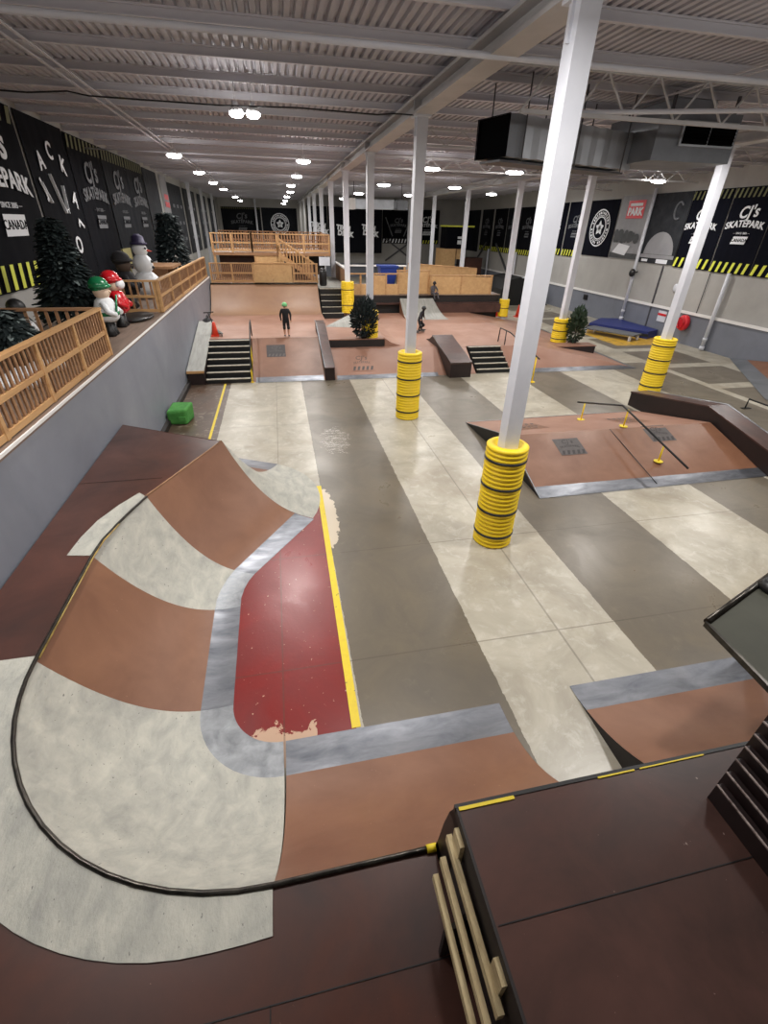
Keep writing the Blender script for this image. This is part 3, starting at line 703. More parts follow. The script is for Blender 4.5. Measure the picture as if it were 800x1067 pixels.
panel_wall('plywood_barrier', 5.3, 6.75, 22.5, 1.34, 2.32, 1, 'plywood barrier panel directly behind the launch ramp')
panel_wall('plywood_barrier', 6.8, 9.75, 22.32, 1.34, 2.14, 2, 'plywood barrier with leaning braces right of the launch ramp')
t = thing('plywood_barrier', 'sloping plywood barrier behind the front barrier row, running away to the right', 'barrier', (8.2, 25, 1.34))
mb = MB(); mb.bar((6.8, 26.6, 1.85), (10.0, 24.9, 1.75), .04, .9); part('panel', mb, 'osb', t)
mb = MB(); mb.bar((6.8, 26.6, 2.32), (10.0, 24.9, 2.22), .1, .05); part('top_rail', mb, 'pine', t)
t = thing('plywood_barrier', 'white railed wooden barrier running back beside the small far steps', 'barrier', (2.95, 24.5, 1.34))
mb = MB(); mb.box(2.98, 3.02, 22.5, 27, 1.34, 2.3); part('panel', mb, 'pine_b', t)
mb = MB(); mb.box(2.94, 3.06, 22.4, 27, 2.3, 2.36); part('top_rail', mb, 'white_trim', t)
t = thing('low_rail', 'white topped far rail crossing behind the plywood barrier', 'rail', (4, 26.9, 1.34))
mb = MB(); mb.box(3.0, 6.8, 26.85, 26.95, 2.15, 2.22); part('top_rail', mb, 'white_trim', t)
mb = MB(); mb.box(3.1, 3.2, 26.85, 26.95, 1.34, 2.15); mb.box(4.9, 5.0, 26.85, 26.95, 1.34, 2.15); mb.box(6.65, 6.75, 26.85, 26.95, 1.34, 2.15); part('post', mb, 'pine', t)
t = thing('waste_bin', 'blue plastic bin standing behind the plywood barrier', 'bin', (5.15, 23.6, 1.34))
mb = MB(); mb.add([(4.8, 23.4, 1.34), (5.3, 23.4, 1.34), (5.3, 23.9, 1.34), (4.8, 23.9, 1.34), (4.65, 23.25, 2.35), (5.45, 23.25, 2.35), (5.45, 24.0, 2.35), (4.65, 24.0, 2.35)],
    [(0, 1, 5, 4), (1, 2, 6, 5), (2, 3, 7, 6), (3, 0, 4, 7), (3, 2, 1, 0)]); part('body', mb, 'blue_plastic', t)
mb = MB(); mb.box(4.6, 5.5, 23.2, 24.05, 2.35, 2.43); part('lid', mb, 'blue_plastic', t)

# ------------------------------------------------------------------ wide quarter pipe and double fence tower (left back)
QZ = 1.8
t = thing('wide_quarter_pipe', 'wide golden brown quarter pipe below the double fence tower', 'skate ramp', (-.6, 21.4, 0))
L2 = 1.75; R2 = 2.1
mb = MB(); mb.grid([[(x, 20.3+L2*j/14, DZ+.005+(QZ-DZ)*(j/14)**2.1) for j in range(15)] for x in (-2.75, -1.05, 1.65)]); part('transition_panel', mb, 'ply_gold', t, fixn=False)
mb = MB(); mb.add([(1.65, 20.3+L2*j/14, DZ+(QZ-DZ)*(j/14)**2.1) for j in range(15)]+[(1.65, 22.05, 0), (1.65, 20.3, 0)], [list(range(17))]); part('side_panel', mb, 'black_wood', t, fixn=False)
mb = MB(); mb.box(-2.75, 1.65, 22.05, 28.5, 0, QZ); part('deck', mb, 'ply_gold', t)
mb = MB(); mb.tube([(-2.75, 22.05, QZ+.01), (-.95, 22.05, QZ+.01)], .03, 8); mb.tube([(-.95, 22.02, QZ+.02), (1.65, 22.02, QZ+.02)], .035, 8); part('coping_pipe', mb, 'coping', t)
mb = MB(); mb.box(-.95, 1.65, 22.03, 22.3, QZ-.12, QZ+.03); part('edge_strip', mb, 'dark_side', t)
t = stairs('staircase', 1.72, 2.62, 20.85, 21.95, CZ, QZ-.15, 5, 'small far black steps beside the yellow guard')
t = thing('landing_block', 'grey landing box at the top of the small far steps', 'platform', (2.2, 23, 0))
mb = MB(); mb.box(1.7, 2.85, 21.95, 26, 0, QZ-.16); part('body', mb, 'dark_side', t)
mb = MB(); mb.box(1.68, 2.9, 21.93, 26, QZ-.16, QZ-.12); part('top', mb, 'conc_ledge', t)
fence('wooden_fence', (-2.7, 22.4), (-1.0, 22.4), QZ, .76, 2, 'lower slatted fence at the left of the quarter pipe deck', 'pine', pick=12)
t = thing('plywood_barrier', 'lower solid plywood barrier in the middle of the quarter pipe deck', 'barrier', (-.2, 22.4, QZ))
for a, b_ in ((-.96, -.2), (-.2, .65)):
    mb = MB(); mb.box(a, b_-.03, 22.39, 22.42, QZ, QZ+.72); part('panel', mb, 'osb', t)
mb = MB(); mb.box(-.98, .66, 22.36, 22.46, QZ+.72, QZ+.77); part('top_rail', mb, 'pine', t)
fence('wooden_fence', (.68, 22.4), (1.68, 22.4), QZ, .76, 1, 'lower slatted fence piece below the wooden stairs of the tower', 'pine', pick=9)
# tower
UZ = 2.85
t = thing('fence_tower', 'upper wooden viewing deck of the double fence tower', 'platform', (0, 26, QZ))
mb = MB(); mb.box(-2.72, 2.5, 24.3, 28.4, UZ-.12, UZ, 0); part('deck', mb, 'pine_b', t)
mb = MB(); mb.box(-2.7, -2.6, 24.32, 24.42, QZ, UZ-.12); mb.box(-.95, -.87, 24.32, 24.42, QZ, UZ-.12); mb.box(1.4, 1.5, 24.32, 24.42, QZ, UZ-.12); part('post', mb, 'pine', t)
mb = MB(); mb.box(-.87, .35, 24.33, 24.37, QZ, UZ-.12); part('panel', mb, 'osb', t)
mb = MB(); mb.box(-2.6, -.95, 25.6, 25.65, QZ, UZ-.12); part('back_panel', mb, 'dark_deck', t, 'dark brown board wall under the upper deck')
mb = MB(); mb.box(.4, 2.4, 26.4, 26.45, QZ, UZ-.12); part('shade_panel', mb, 'black_wood', t)
fence('wooden_fence', (-2.7, 24.35), (-1.0, 24.35), UZ, .74, 2, 'upper slatted fence, left section of the tower', 'pine', pick=7)
fence('wooden_fence', (-1.0, 24.35), (.1, 24.35), UZ, .74, 1, 'upper slatted fence, middle section of the tower', 'pine', pick=12)
fence('wooden_fence', (.15, 24.35), (2.45, 24.35), UZ, .74, 2, 'upper slatted fence, right section of the tower', 'pine', pick=9)
fence('wooden_fence', (2.45, 24.4), (2.45, 28.3), UZ, .74, 2, 'upper slatted fence return at the right side of the tower', 'pine_b', pick=9)
fence('wooden_fence', (-2.7, 28.3), (2.45, 28.3), UZ, .78, 4, 'far slatted fence at the back of the tower top', 'pine_b', pick=9)
t = thing('wooden_staircase', 'open wooden stairs with railings descending right from the tower', 'stairs', (.9, 23.6, QZ))
for y in (23.35, 24.1):
    mb = MB(); mb.bar((.15, y, UZ-.05), (1.65, y, QZ+.05), .05, .16); part('stringer', mb, 'pine', t)
    mb = MB(); mb.bar((.12, y, UZ+.6), (1.65, y, QZ+.68), .06, .06); part('hand_rail', mb, 'pine', t)
    mb = MB()
    for j in range(11):
        f = (j+.5)/11; x = .15+1.5*f; z = UZ-.05+(QZ+.1-UZ)*f
        mb.box(x-.018, x+.018, y-.012, y+.012, z, z+.62)
    part('baluster_row', mb, 'pine', t)
for j in range(6):
    f = (j+.6)/6.2; mb = MB(); mb.box(.15+1.5*f-.12, .15+1.5*f+.12, 23.35, 24.1, UZ-1.02*f-.02, UZ-1.02*f+.02); part('tread', mb, 'pine_b', t)
mb = MB(); mb.box(1.95, 2.45, 24.28, 24.31, 2.35, 2.7); solo('notice_board', mb, 'white_paint', 'small white notice board under the right end of the tower', 'sign')
# bin figure by tower
t = thing('black_bin', 'tall black bin under the right end of the tower', 'bin', (1.95, 22.6, QZ-.12))
mb = MB(); mb.lathe((1.95, 22.6, QZ-.12), [(.13, 0), (.16, .05), (.17, .55), (.15, .6)], 16); part('body', mb, 'bin_black', t)
mb = MB(); mb.ball((1.95, 22.6, QZ+.48), .15, .15, .1); part('lid', mb, 'bin_black', t)

# ------------------------------------------------------------------ pyramid funbox on the right
t = thing('pyramid_funbox', 'low brown pyramid funbox with a steel front edge on the right of the floor', 'skate ramp', (6.5, 8, 0))
FZ = .5
mb = MB(); mb.add([(4.14, 6.5, .065), (9.02, 6.5, .065), (8.95, 7.85, FZ), (4.2, 7.85, FZ)], [(0, 1, 2, 3)]); part('front_bank', mb, 'ply', t, fixn=False)
mb = MB(); mb.add([(4.2, 7.85, FZ), (8.95, 7.85, FZ), (8.9, 10.0, .005), (4.14, 9.9, .005)], [(0, 1, 2, 3)]); part('back_bank', mb, 'ply_pale', t, fixn=False)
mb = MB(); mb.add([(4.14, 6.2, .006), (9.06, 6.25, .006), (9.02, 6.5, .07), (4.14, 6.5, .07)], [(0, 1, 2, 3)]); part('steel_plate', mb, 'steel_plate', t, fixn=False)
mb = MB(); mb.add([(4.14, 6.2, 0), (4.2, 7.85, FZ), (4.14, 9.9, 0), (4.2, 7.85, 0)], [(0, 3, 1), (3, 2, 1)]); part('side_panel', mb, 'black', t, fixn=False)
mb = MB(); mb.bar((4.14, 6.2, .01), (4.2, 7.85, FZ+.004), .02, .012); mb.bar((4.14, 9.85, .01), (4.2, 7.85, FZ+.004), .02, .012); mb.bar((4.14, 9.9, .01), (8.9, 10.0, .01), .02, .012); part('edge_strip', mb, 'steel_rough', t)
sf = Vector((0, 1.4, .435)).normalized()
def fpt(x, s, l=.006): return (x, 6.5+1.35*s, .065+.43*s+l)
logo_on(t, fpt(5.35, .70), (1, 0, 0), sf, .56, .5)
logo_on(t, fpt(7.5, .84), (1, 0, 0), sf, .56, .5)
sb = Vector((0, -2.1, .495)).normalized()
for lx in (5.1, 7.6):
    logo_on(t, (lx, 8.75, .296), (-1, 0, 0), sb, .7, .7, 'ply', 'grey_print')
# wedge gap
mb = MB(); mb.bar((6.48, 7.85, FZ+.0), (6.56, 6.3, .03), .012, .008); part('seam', mb, 'black', t)
# hubba ledge on the pyramid
t = thing('hubba_ledge', 'long dark peaked ledge running over the right side of the pyramid funbox', 'ledge', (9.2, 8.2, 0))
mb = MB(); mb.extr([(10.5, 0), (10.5, .33), (8.1, .76), (6.0, .33), (6.0, 0)], 'x', 9.0, 9.5); part('body', mb, 'dark_side', t)
mb = MB(); mb.extr([(10.52, .33), (10.52, .36), (8.1, .79), (5.98, .36), (5.98, .33), (8.1, .76)], 'x', 8.99, 9.51); part('top', mb, 'dark_deck_b', t)
mb = MB(); mb.tube([(9.5, 10.5, .36), (9.5, 8.1, .79), (9.5, 5.98, .36)], .018, 8); part('edge_strip', mb, 'steel_rough', t, 'bright worn steel edge')
# kinked rail on pyramid
t = thing('grind_rail', 'kinked black rail on yellow posts over the pyramid funbox', 'grind rail', (6.6, 7.8, 0))
rp = [(6.68, 9.4, .55), (6.84, 8.1, .9), (7.0, 6.2, .36)]
mb = MB(); mb.tube(rp, .02, 8); part('rail', mb, 'black', t)
for (x, y, z0, z1) in ((6.7, 9.15, .2, .6), (6.86, 7.93, FZ, .87), (6.96, 6.85, .19, .52)):
    mb = MB(); mb.tube([(x, y, z0), (x, y, z1)], .016, 8); part('post', mb, 'yellow', t, 'yellow post')
    mb = MB(); mb.lathe((x, y, z0+.005), [(.085, 0), (.085, .012)], 14); part('foot_plate', mb, 'yellow_tape', t, 'worn yellow foot plate')
# far right small rail + ramp
t = thing('flat_rail', 'short low black flat rail at the right edge beside the brown bank', 'grind rail', (12.2, 9.6, 0))
mb = MB(); mb.tube([(12.05, 9.75, 0), (12.05, 9.75, .26), (12.1, 7.8, .26), (12.1, 7.8, 0)], .02, 8); part('rail', mb, 'black', t)
mb = MB(); mb.box(11.95, 12.2, 9.7, 9.8, 0, .015); mb.box(11.95, 12.2, 7.75, 7.85, 0, .015); part('foot_plate', mb, 'black', t)
t = thing('bank_ramp', 'brown bank ramp with dark steel edge against the right wall', 'skate ramp', (15.5, 12, 0))
mb = MB(); mb.add([(16.4, 14.6, .01), (13.4, 10.3, .01), (13.4, 6.0, .01), (16.4, 6.0, .01), (16.42, 14.0, .12), (14.0, 10.4, .12), (14.0, 6, .12), (16.42, 6, .9), (16.42, 11.0, .6)], [(5, 6, 7, 8), (4, 5, 8)]); part('surface', mb, 'ply', t, fixn=False)
mb = MB(); mb.add([(16.4, 14.7, .01), (13.3, 10.3, .01), (13.3, 6.0, .01), (16.42, 14.0, .12), (14.0, 10.4, .12), (14.0, 6, .12)], [(0, 1, 4, 3), (1, 2, 5, 4)]); part('steel_plate', mb, 'galv_dark', t, fixn=False)

# ------------------------------------------------------------------ mats, cones, box, etc
t = thing('crash_mat', 'dark blue crash mat lying by the right wall', 'mat', (15.6, 20, 0))
mb = MB(); mb.prism([(14.2, 20.6), (15.6, 18.3), (16.4, 18.7), (16.42, 21.6), (15.6, 21.8)], 0, .3); part('body', mb, 'blue', t)
mb = MB(); mb.prism([(14.15, 20.62), (15.58, 18.25), (15.62, 18.27), (14.2, 20.66)], .1, .2); part('seam_band', mb, 'strap', t)
t = thing('low_table', 'low grey topped cart with white legs in front of the blue mat', 'table', (14.2, 18.9, 0))
mb = MB(); mb.prism([(13.5, 19.9), (14.5, 17.85), (15.2, 18.2), (14.2, 20.2)], .2, .25); part('top', mb, 'galv_dark', t)
for x, y in ((13.55, 19.8), (14.5, 17.98), (15.08, 18.25), (14.2, 20.05)):
    mb = MB(); mb.box(x-.04, x+.04, y-.04, y+.04, 0, .2); part('leg', mb, 'white_paint', t)
t0 = None
for i, (x, y) in enumerate([(12.35, 24.3), (12.75, 24.0), (13.1, 23.8), (11.6, 24.4), (11.3, 24.6)]):
    lb = ['orange cone just right of the narrow yellow guard', 'middle orange cone right of the narrow yellow guard', 'rightmost orange cone by the narrow yellow guard', 'orange cone just left of the narrow yellow guard', 'leftmost orange cone at the end of the plywood barrier'][i]
    if t0 is None:
        t0 = thing('traffic_cone', lb, 'traffic cone', (x, y, 0), 'orange cones by the far column')
        mb = MB(); mb.box(x-.16, x+.16, y-.16, y+.16, 0, .03); part('base', mb, 'orange', t0)
        mb = MB(); mb.lathe((x, y, .03), [(.12, 0), (.035, .5), (.02, .56)], 14); part('cone', mb, 'orange', t0)
    else: dup(t0, (x, y, 0), None, lb)
t = thing('foam_block', 'chunky green foam block on the floor against the left wall', 'foam block', (-2.5, 10.95, 0))
mb = MB(); mb.add([(-2.76, 10.78, 0), (-2.34, 10.72, 0), (-2.24, 11.2, 0), (-2.7, 11.3, 0), (-2.755, 10.72, .33), (-2.32, 10.7, .37), (-2.22, 11.2, .4), (-2.7, 11.3, .38)],
                  [(0, 1, 5, 4), (1, 2, 6, 5), (2, 3, 7, 6), (3, 0, 4, 7), (4, 5, 6, 7), (3, 2, 1, 0)])
me_o = part('body', mb, 'foam_green', t); bv = me_o.modifiers.new('b', 'BEVEL'); bv.width = .05; bv.segments = 2
mb = MB(); mb.box(-2.5, -2.35, 10.69, 10.72, .1, .2); part('patch', mb, 'foam_green', t)
# things on deck by the stairs: cone, dark bag & scooter
t = thing('orange_cone', 'orange cone on the deck above the left stairs beside dark gear', 'traffic cone', (-2.15, 16.4, DZ))
mb = MB(); mb.box(-2.27, -2.03, 16.3, 16.54, DZ, DZ+.03); part('base', mb, 'orange', t)
mb = MB(); mb.lathe((-2.15, 16.42, DZ+.03), [(.11, 0), (.05, .36), (.03, .4)], 14); part('cone', mb, 'orange', t)
t = thing('scooter', 'dark kick scooter lying behind the orange cone', 'scooter', (-2.1, 16.9, DZ))
mb = MB(); mb.bar((-1.95, 16.35, DZ+.08), (-2.2, 17.0, DZ+.1), .1, .03); part('board', mb, 'bin_black', t)
mb = MB(); mb.tube([(-2.2, 17.0, DZ+.1), (-2.35, 17.15, DZ+.55), (-2.36, 17.16, DZ+.6)], .018, 8); mb.tube([(-2.5, 17.1, DZ+.6), (-2.2, 17.25, DZ+.6)], .018, 8); part('handlebar', mb, 'bin_black', t)
for x, y in ((-1.93, 16.3), (-2.2, 17.05)):
    mb = MB(); mb.lathe((x, y, DZ), [(.05, .0), (.05, .02)], 14); 
    mb.v = [(x+(v[2]-DZ)-.01, v[1], DZ+.055+(v[0]-x)) for v in mb.v]; part('wheel', mb, 'strap', t)
t = thing('duffel_bag', 'dark bag heaped against the left wall on the deck', 'bag', (-2.55, 17.3, DZ))
mb = MB(); mb.ball((-2.5, 17.75, DZ+.17), .2, .35, .17); part('body', mb, 'dark_cloth', t)
mb = MB(); mb.tube([(-2.5, 17.5, DZ+.28), (-2.5, 17.65, DZ+.42), (-2.5, 17.85, DZ+.42), (-2.5, 18.0, DZ+.28)], .018, 6); part('handle', mb, 'strap', t)
# dark car-like covered shape at back right
t = thing('covered_ramp', 'black curved ramp back standing beyond the orange cones by the right wall', 'skate ramp', (14.6, 29, 0))
mb = MB(); pr = [(13.0, 0), (13.05, .9), (13.4, 1.4), (14.3, 1.55), (15.2, 1.2), (15.8, .55), (16.2, 0)]
mb.extr(pr, 'y', 28.2, 31.0); part('body', mb, 'black', t)
mb = MB(); mb.tube([(14.2, 28.15, 1.55), (15.1, 28.15, 1.25)], .04, 8); part('coping_pipe', mb, 'steel_rough', t)

# ------------------------------------------------------------------ banners
def hazard(mb, o, ux, uy, w, h, n, mi, lift=.012):
    o = Vector(o); ux = Vector(ux); uy = Vector(uy); nz = ux.cross(uy)
    d = w/n
    for i in range(n):
        a = i*d
        mb.add([o+ux*p+uy*q+nz*lift for p, q in ((a+.05*d, 0), (a+.45*d, 0), (a+.75*d, h), (a+.35*d, h))], [(0, 1, 2, 3)], mi)
WALL = {'L': ((0, 1, 0), (0, 0, 1)), 'R': ((0, -1, 0), (0, 0, 1)), 'B': ((1, 0, 0), (0, 0, 1))}
def banner(side, c, z0, z1, w, label, bg='banner', cj=None, haz=None, haztop=None, letter='letter', pos=None, top=True):
    # c: world point of banner centre on the wall (x,y)
    ux = Vector(WALL[side][0]) if side != 'L' else Vector((0, 1, 0)); uy = Vector((0, 0, 1)); nz = {'L': Vector((1, 0, 0)), 'R': Vector((-1, 0, 0)), 'B': Vector((0, -1, 0))}[side]
    ux = {'L': Vector((0, 1, 0)), 'R': Vector((0, -1, 0)), 'B': Vector((1, 0, 0))}[side]
    c = Vector((c[0], c[1], 0))+nz*.03
    t = thing('wall_banner', label, 'banner', (c.x, c.y, z0), 'banners on the walls')
    mb = MB(); n = 16; rows = []
    for k2 in (0, 1):
        rows.append([c+ux*(w*(i/n-.5))+nz*(.018*sin(i*2.3+c.y)*(1-k2*.8)+.012)+uy*(z0 if k2 == 0 else z1) for i in range(n+1)])
    mb.grid(rows); mb.add([c+ux*(w*a)+uy*z for a, z in ((-.5, z0), (.5, z0), (.5, z1), (-.5, z1))], [(0, 1, 2, 3)])
    cl = part('cloth', mb, bg, t, fixn=False); t_ = t; t = cl
    LF = .045
    if cj:
        s_, zc = cj[0], cj[1]; cx = cj[2] if len(cj) > 2 else 0
        mb = MB(); o = c+ux*cx
        place_text(mb, "CJ's", .62*s_, o+uy*(zc+.55*s_), ux, uy, 0, bold=.012*s_, lift=LF, rot=.08)
        place_text(mb, "SKATEPARK", .36*s_, o+uy*(zc+.12*s_), ux, uy, 0, arc=.10*s_, bold=.01*s_, lift=LF)
        place_text(mb, "— SINCE 2005 —", .11*s_, o+uy*(zc-.24*s_), ux, uy, 0, lift=LF)
        mb.add([o+nz*LF+ux*a*s_+uy*(zc+b_*s_) for a, b_ in ((-.42, -.66), (.34, -.66), (.42, -.36), (-.34, -.36))], [(0, 1, 2, 3)], 0)
        part('lettering', mb, letter, t, fixn=False)
        mb = MB(); place_text(mb, "CANADA", .19*s_, o+uy*(zc-.51*s_), ux, uy, 0, lift=LF+.004); part('canada_text', mb, bg, t, fixn=False)
    if haz:
        mb = MB(); hazard(mb, c-ux*w/2+uy*(z0+.03), ux, uy, w, haz[0], haz[1], 0, LF); part('hazard_stripes', mb, 'hazard_yellow', t, 'yellow diagonal stripes', fixn=False)
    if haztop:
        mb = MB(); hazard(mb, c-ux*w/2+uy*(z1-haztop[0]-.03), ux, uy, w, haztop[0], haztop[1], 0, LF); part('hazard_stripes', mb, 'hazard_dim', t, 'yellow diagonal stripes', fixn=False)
    return cl, c, ux, uy, nz, LF
X_ = XL
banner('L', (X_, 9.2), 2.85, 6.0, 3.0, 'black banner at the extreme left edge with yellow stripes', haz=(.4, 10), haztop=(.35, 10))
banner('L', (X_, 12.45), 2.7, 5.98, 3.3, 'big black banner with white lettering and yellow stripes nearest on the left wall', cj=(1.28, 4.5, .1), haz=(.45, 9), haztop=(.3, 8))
r = banner('L', (X_, 15.6), 2.35, 5.98, 2.7, 'black banner with scattered single white letters on the left wall')
t, c, ux, uy, nz, LF = r
mb = MB()
for ch, y, z, s_, ro in (('J', 14.6, 4.6, .5, .5), ('A', 14.91, 5.12, .5, .2), ('C', 15.61, 5.38, .5, -.1), ('K', 16.29, 5.14, .5, -.3), ('A', 16.51, 4.42, .5, -.5), ('L', 16.46, 3.84, .5, -2.1), ('O', 15.87, 3.36, .55, 0), ('i', 15.23, 3.40, .5, 0)):
    place_text(mb, ch, s_, Vector((c.x, y, z)), ux, uy, 0, lift=LF, rot=ro, bold=.01)
for a, b_ in (((15.2, 4.9), (15.6, 4.1)), ((15.85, 4.7), (15.75, 4.1)), ((14.55, 4.7), (14.85, 4.3)), ((15.55, 4.15), (15.8, 4.2))):
    mb.bar((c.x+LF, a[0], a[1]), (c.x+LF, b_[0], b_[1]), .02, .07, up=(1, 0, 0))
part('lettering', mb, 'letter', t, 'scattered white letters', fixn=False)
for y0, y1, lb, bg in ((17.0, 20.0, 'second', 'banner'), (20.0, 22.9, 'third', 'banner_dk'), (22.9, 25.7, 'fourth', 'banner_dk')):
    banner('L', (X_, (y0+y1)/2), 2.45, 5.95, y1-y0-.08, 'dark banner with dim grey lettering, %s lettered one along the left wall' % lb, bg=bg, cj=(1.15, 4.5), haztop=(.3, 9), letter='letter_grey')
banner('L', (X_, 27.2), 2.4, 5.9, 2.8, 'plain dark grey banner just before the white poster on the left wall', bg='poster_dark')
r = banner('L', (X_, 30.2), 3.9, 5.9, 1.7, 'narrow white poster with red lettering on the left wall', bg='poster_grey')
t, c, ux, uy, nz, LF = r; mb = MB(); 
for zz, ww in ((5.0, .5), (4.68, .55)): mb.add([c+nz*LF+ux*a+uy*(zz+b_) for a, b_ in ((-ww, -.1), (ww, -.13), (ww, .1), (-ww, .13))], [(0, 1, 2, 3)])

part('lettering', mb, 'red', t, fixn=False)
for i, y in enumerate((33.2, 38.6, 45, 52)):
    w = 4.4 if i == 0 else 5
    r = banner('L', (X_, y), 2.2, 5.7, w, ['dark poster wall with a pale arrow just beyond the white poster', 'dark banner between the grey wall columns on the left', 'far dark banner near the end of the left wall', 'farthest dark banner on the left wall'][i], bg='poster_dark')
    t, c, ux, uy, nz, LF = r; mb = MB()
    for j in range(3):
        for q in range(3):
            o = c+ux*(-1.2+1.2*j)+uy*(3.0+.8*q); mb.add([o+nz*LF+ux*a+uy*b_ for a, b_ in ((-.3, 0), (.3, 0), (.3, .16), (-.3, .16))], [(0, 1, 2, 3)])
    part('print', mb, 'letter_grey', t, fixn=False)
# back wall
banner('B', (-3.1, YB), 2.3, 5.3, 3.9, 'left dark banner with lettering on the far back wall', bg='banner_dk', cj=(1.1, 3.9), letter='letter_grey', haztop=(.15, 22))
def seal(t, c, ux, uy, nz, LF, zc, R, mt='letter'):
    mb = MB(); o = c+uy*zc+nz*LF
    def ring(r0, r1, l=0):
        n = 40; vs = []
        for i in range(n): a = 2*pi*i/n; d = ux*cos(a)+uy*sin(a); vs += [o+d*r0+nz*l, o+d*r1+nz*l]
        mb.add(vs, [(2*i, 2*i+1, (2*i+3) % (2*n), (2*i+2) % (2*n)) for i in range(n)])
    ring(R*.93, R); ring(R*.56, R*.62); ring(R*.66, R*.69)
    for i in range(30):
        if i % 8 == 7: continue
        a = pi/2-2*pi*i/30; d = ux*cos(a)+uy*sin(a); e_ = ux*cos(a+pi/2)+uy*sin(a+pi/2); w2 = R*(.035+.015*((i*7) % 3))
        mb.add([o+d*R*.74-e_*w2, o+d*R*.74+e_*w2, o+d*R*.87+e_*w2*.9, o+d*R*.87-e_*w2*.9], [(0, 1, 2, 3)])
    for i in range(5):
        a = pi/2+2*pi*i/5; d = ux*cos(a)+uy*sin(a); e_ = ux*cos(a+pi/2)+uy*sin(a+pi/2)
        mb.add([o+e_*R*.1, o-e_*R*.1, o+d*R*.22-e_*R*.13, o+d*R*.42, o+d*R*.22+e_*R*.13], [(0, 1, 2, 3, 4)])
    part('round_seal', mb, mt, t, 'white circular seal emblem', fixn=False)
r = banner('B', (.75, YB), 2.3, 5.3, 3.6, 'dark banner with a white round seal on the far back wall', bg='banner_dk'); seal(*r, 3.9, .95)
# curtain
def logo_td(t, c, ux, uy, nz, LF, cx, z):
    mb = MB(); o = c+ux*cx+uy*z
    place_text(mb, "TECH", .44, o+uy*.24, ux, uy, 0, lift=LF, rot=-.12, bold=.03)
    place_text(mb, "DECK", .48, o-uy*.17+ux*.16, ux, uy, 0, lift=LF, rot=-.12, bold=.03)
    part('logo', mb, 'letter', t, fixn=False)
r = banner('B', (6.7, 44.4), 1.95, 5.2, 4.5, 'large black curtain with two tilted white logos behind the columns', bg='banner')
logo_td(*r, -1.0, 3.5); logo_td(*r, 1.12, 3.55)
r = banner('B', (3.55, 44.3), 2.2, 5.2, 1.6, 'narrow black curtain piece with one white logo beside the tower', bg='banner'); logo_td(*r, .1, 3.65)
r = banner('B', (10.7, 45.9), 2.65, 5.2, 2.8, 'black banner with white stripes and a V-shaped print right of the curtain', bg='banner', cj=(.75, 3.95), letter='letter_grey')
t, c, ux, uy, nz, LF = r; mb = MB(); hazard(mb, c-ux*1.4+uy*2.7, ux, uy, 2.8, .3, 10, 0, LF); part('hazard_stripes', mb, 'letter', t, 'white diagonal stripes', fixn=False)
for sg in (-1, 1):
    mb = MB(); mb.bar(c+nz*LF+ux*(sg*1.15)+uy*4.6, c+nz*LF+ux*(sg*.5)+uy*3.2, .02, .09); part('v_print', mb, 'letter_grey', t, fixn=False)
banner('B', (13.3, 45.9), 2.65, 5.2, 2.2, 'black banner with white lettering right of the middle-floor column, far back', bg='banner', cj=(.95, 3.95), haz=(.25, 9))
t = thing('skate_tower', 'dark boxed booth on pale crates near the far back corner', 'booth', (13.3, 38, 0))
mb = MB(); mb.box(12.6, 14.6, 38, 39.5, 2.6, 4.0); part('body', mb, 'banner', t)
mb = MB(); mb.box(12.5, 14.7, 37.95, 39.5, 4.0, 4.1); part('top_rail', mb, 'hazard_yellow', t)
mb = MB(); mb.box(12.3, 13.4, 38, 39.5, 1.2, 2.6); mb.box(13.5, 14.1, 38.1, 39.2, 1.9, 2.6); mb.box(11.9, 13.5, 37.8, 39.5, 0, 1.2); part('crate', mb, 'osb', t)
mb = MB(); mb.box(13.45, 13.75, 37.94, 37.98, 2.9, 3.15); mb.box(13.45, 13.75, 37.94, 37.98, 3.25, 3.4); part('sign_print', mb, 'letter', t)
mb = MB(); mb.box(14.1, 15.7, 38.2, 39.6, 0, 2.0); part('shed_box', mb, 'dark_deck', t)
# X brace
t = thing('wall_brace', 'dark crossed steel brace on the far grey wall', 'brace', (10.9, 45.85, 1.2))
mb = MB(); mb.bar((9.6, 45.9, 1.3), (12.2, 45.9, 3.0), .08, .12); mb.bar((9.6, 45.82, 3.0), (12.2, 45.82, 1.3), .08, .12); part('bar', mb, 'fixture', t)
t = thing('wall_brace', 'dark A-shaped steel brace on the right wall beyond the cones', 'brace', (16.3, 38, 1.2))
mb = MB(); mb.bar((16.4, 42.5, .8), (16.4, 39.5, 3.0), .08, .12); mb.bar((16.4, 37.6, 3.0), (16.4, 34.5, .9), .08, .12); part('bar', mb, 'fixture', t)
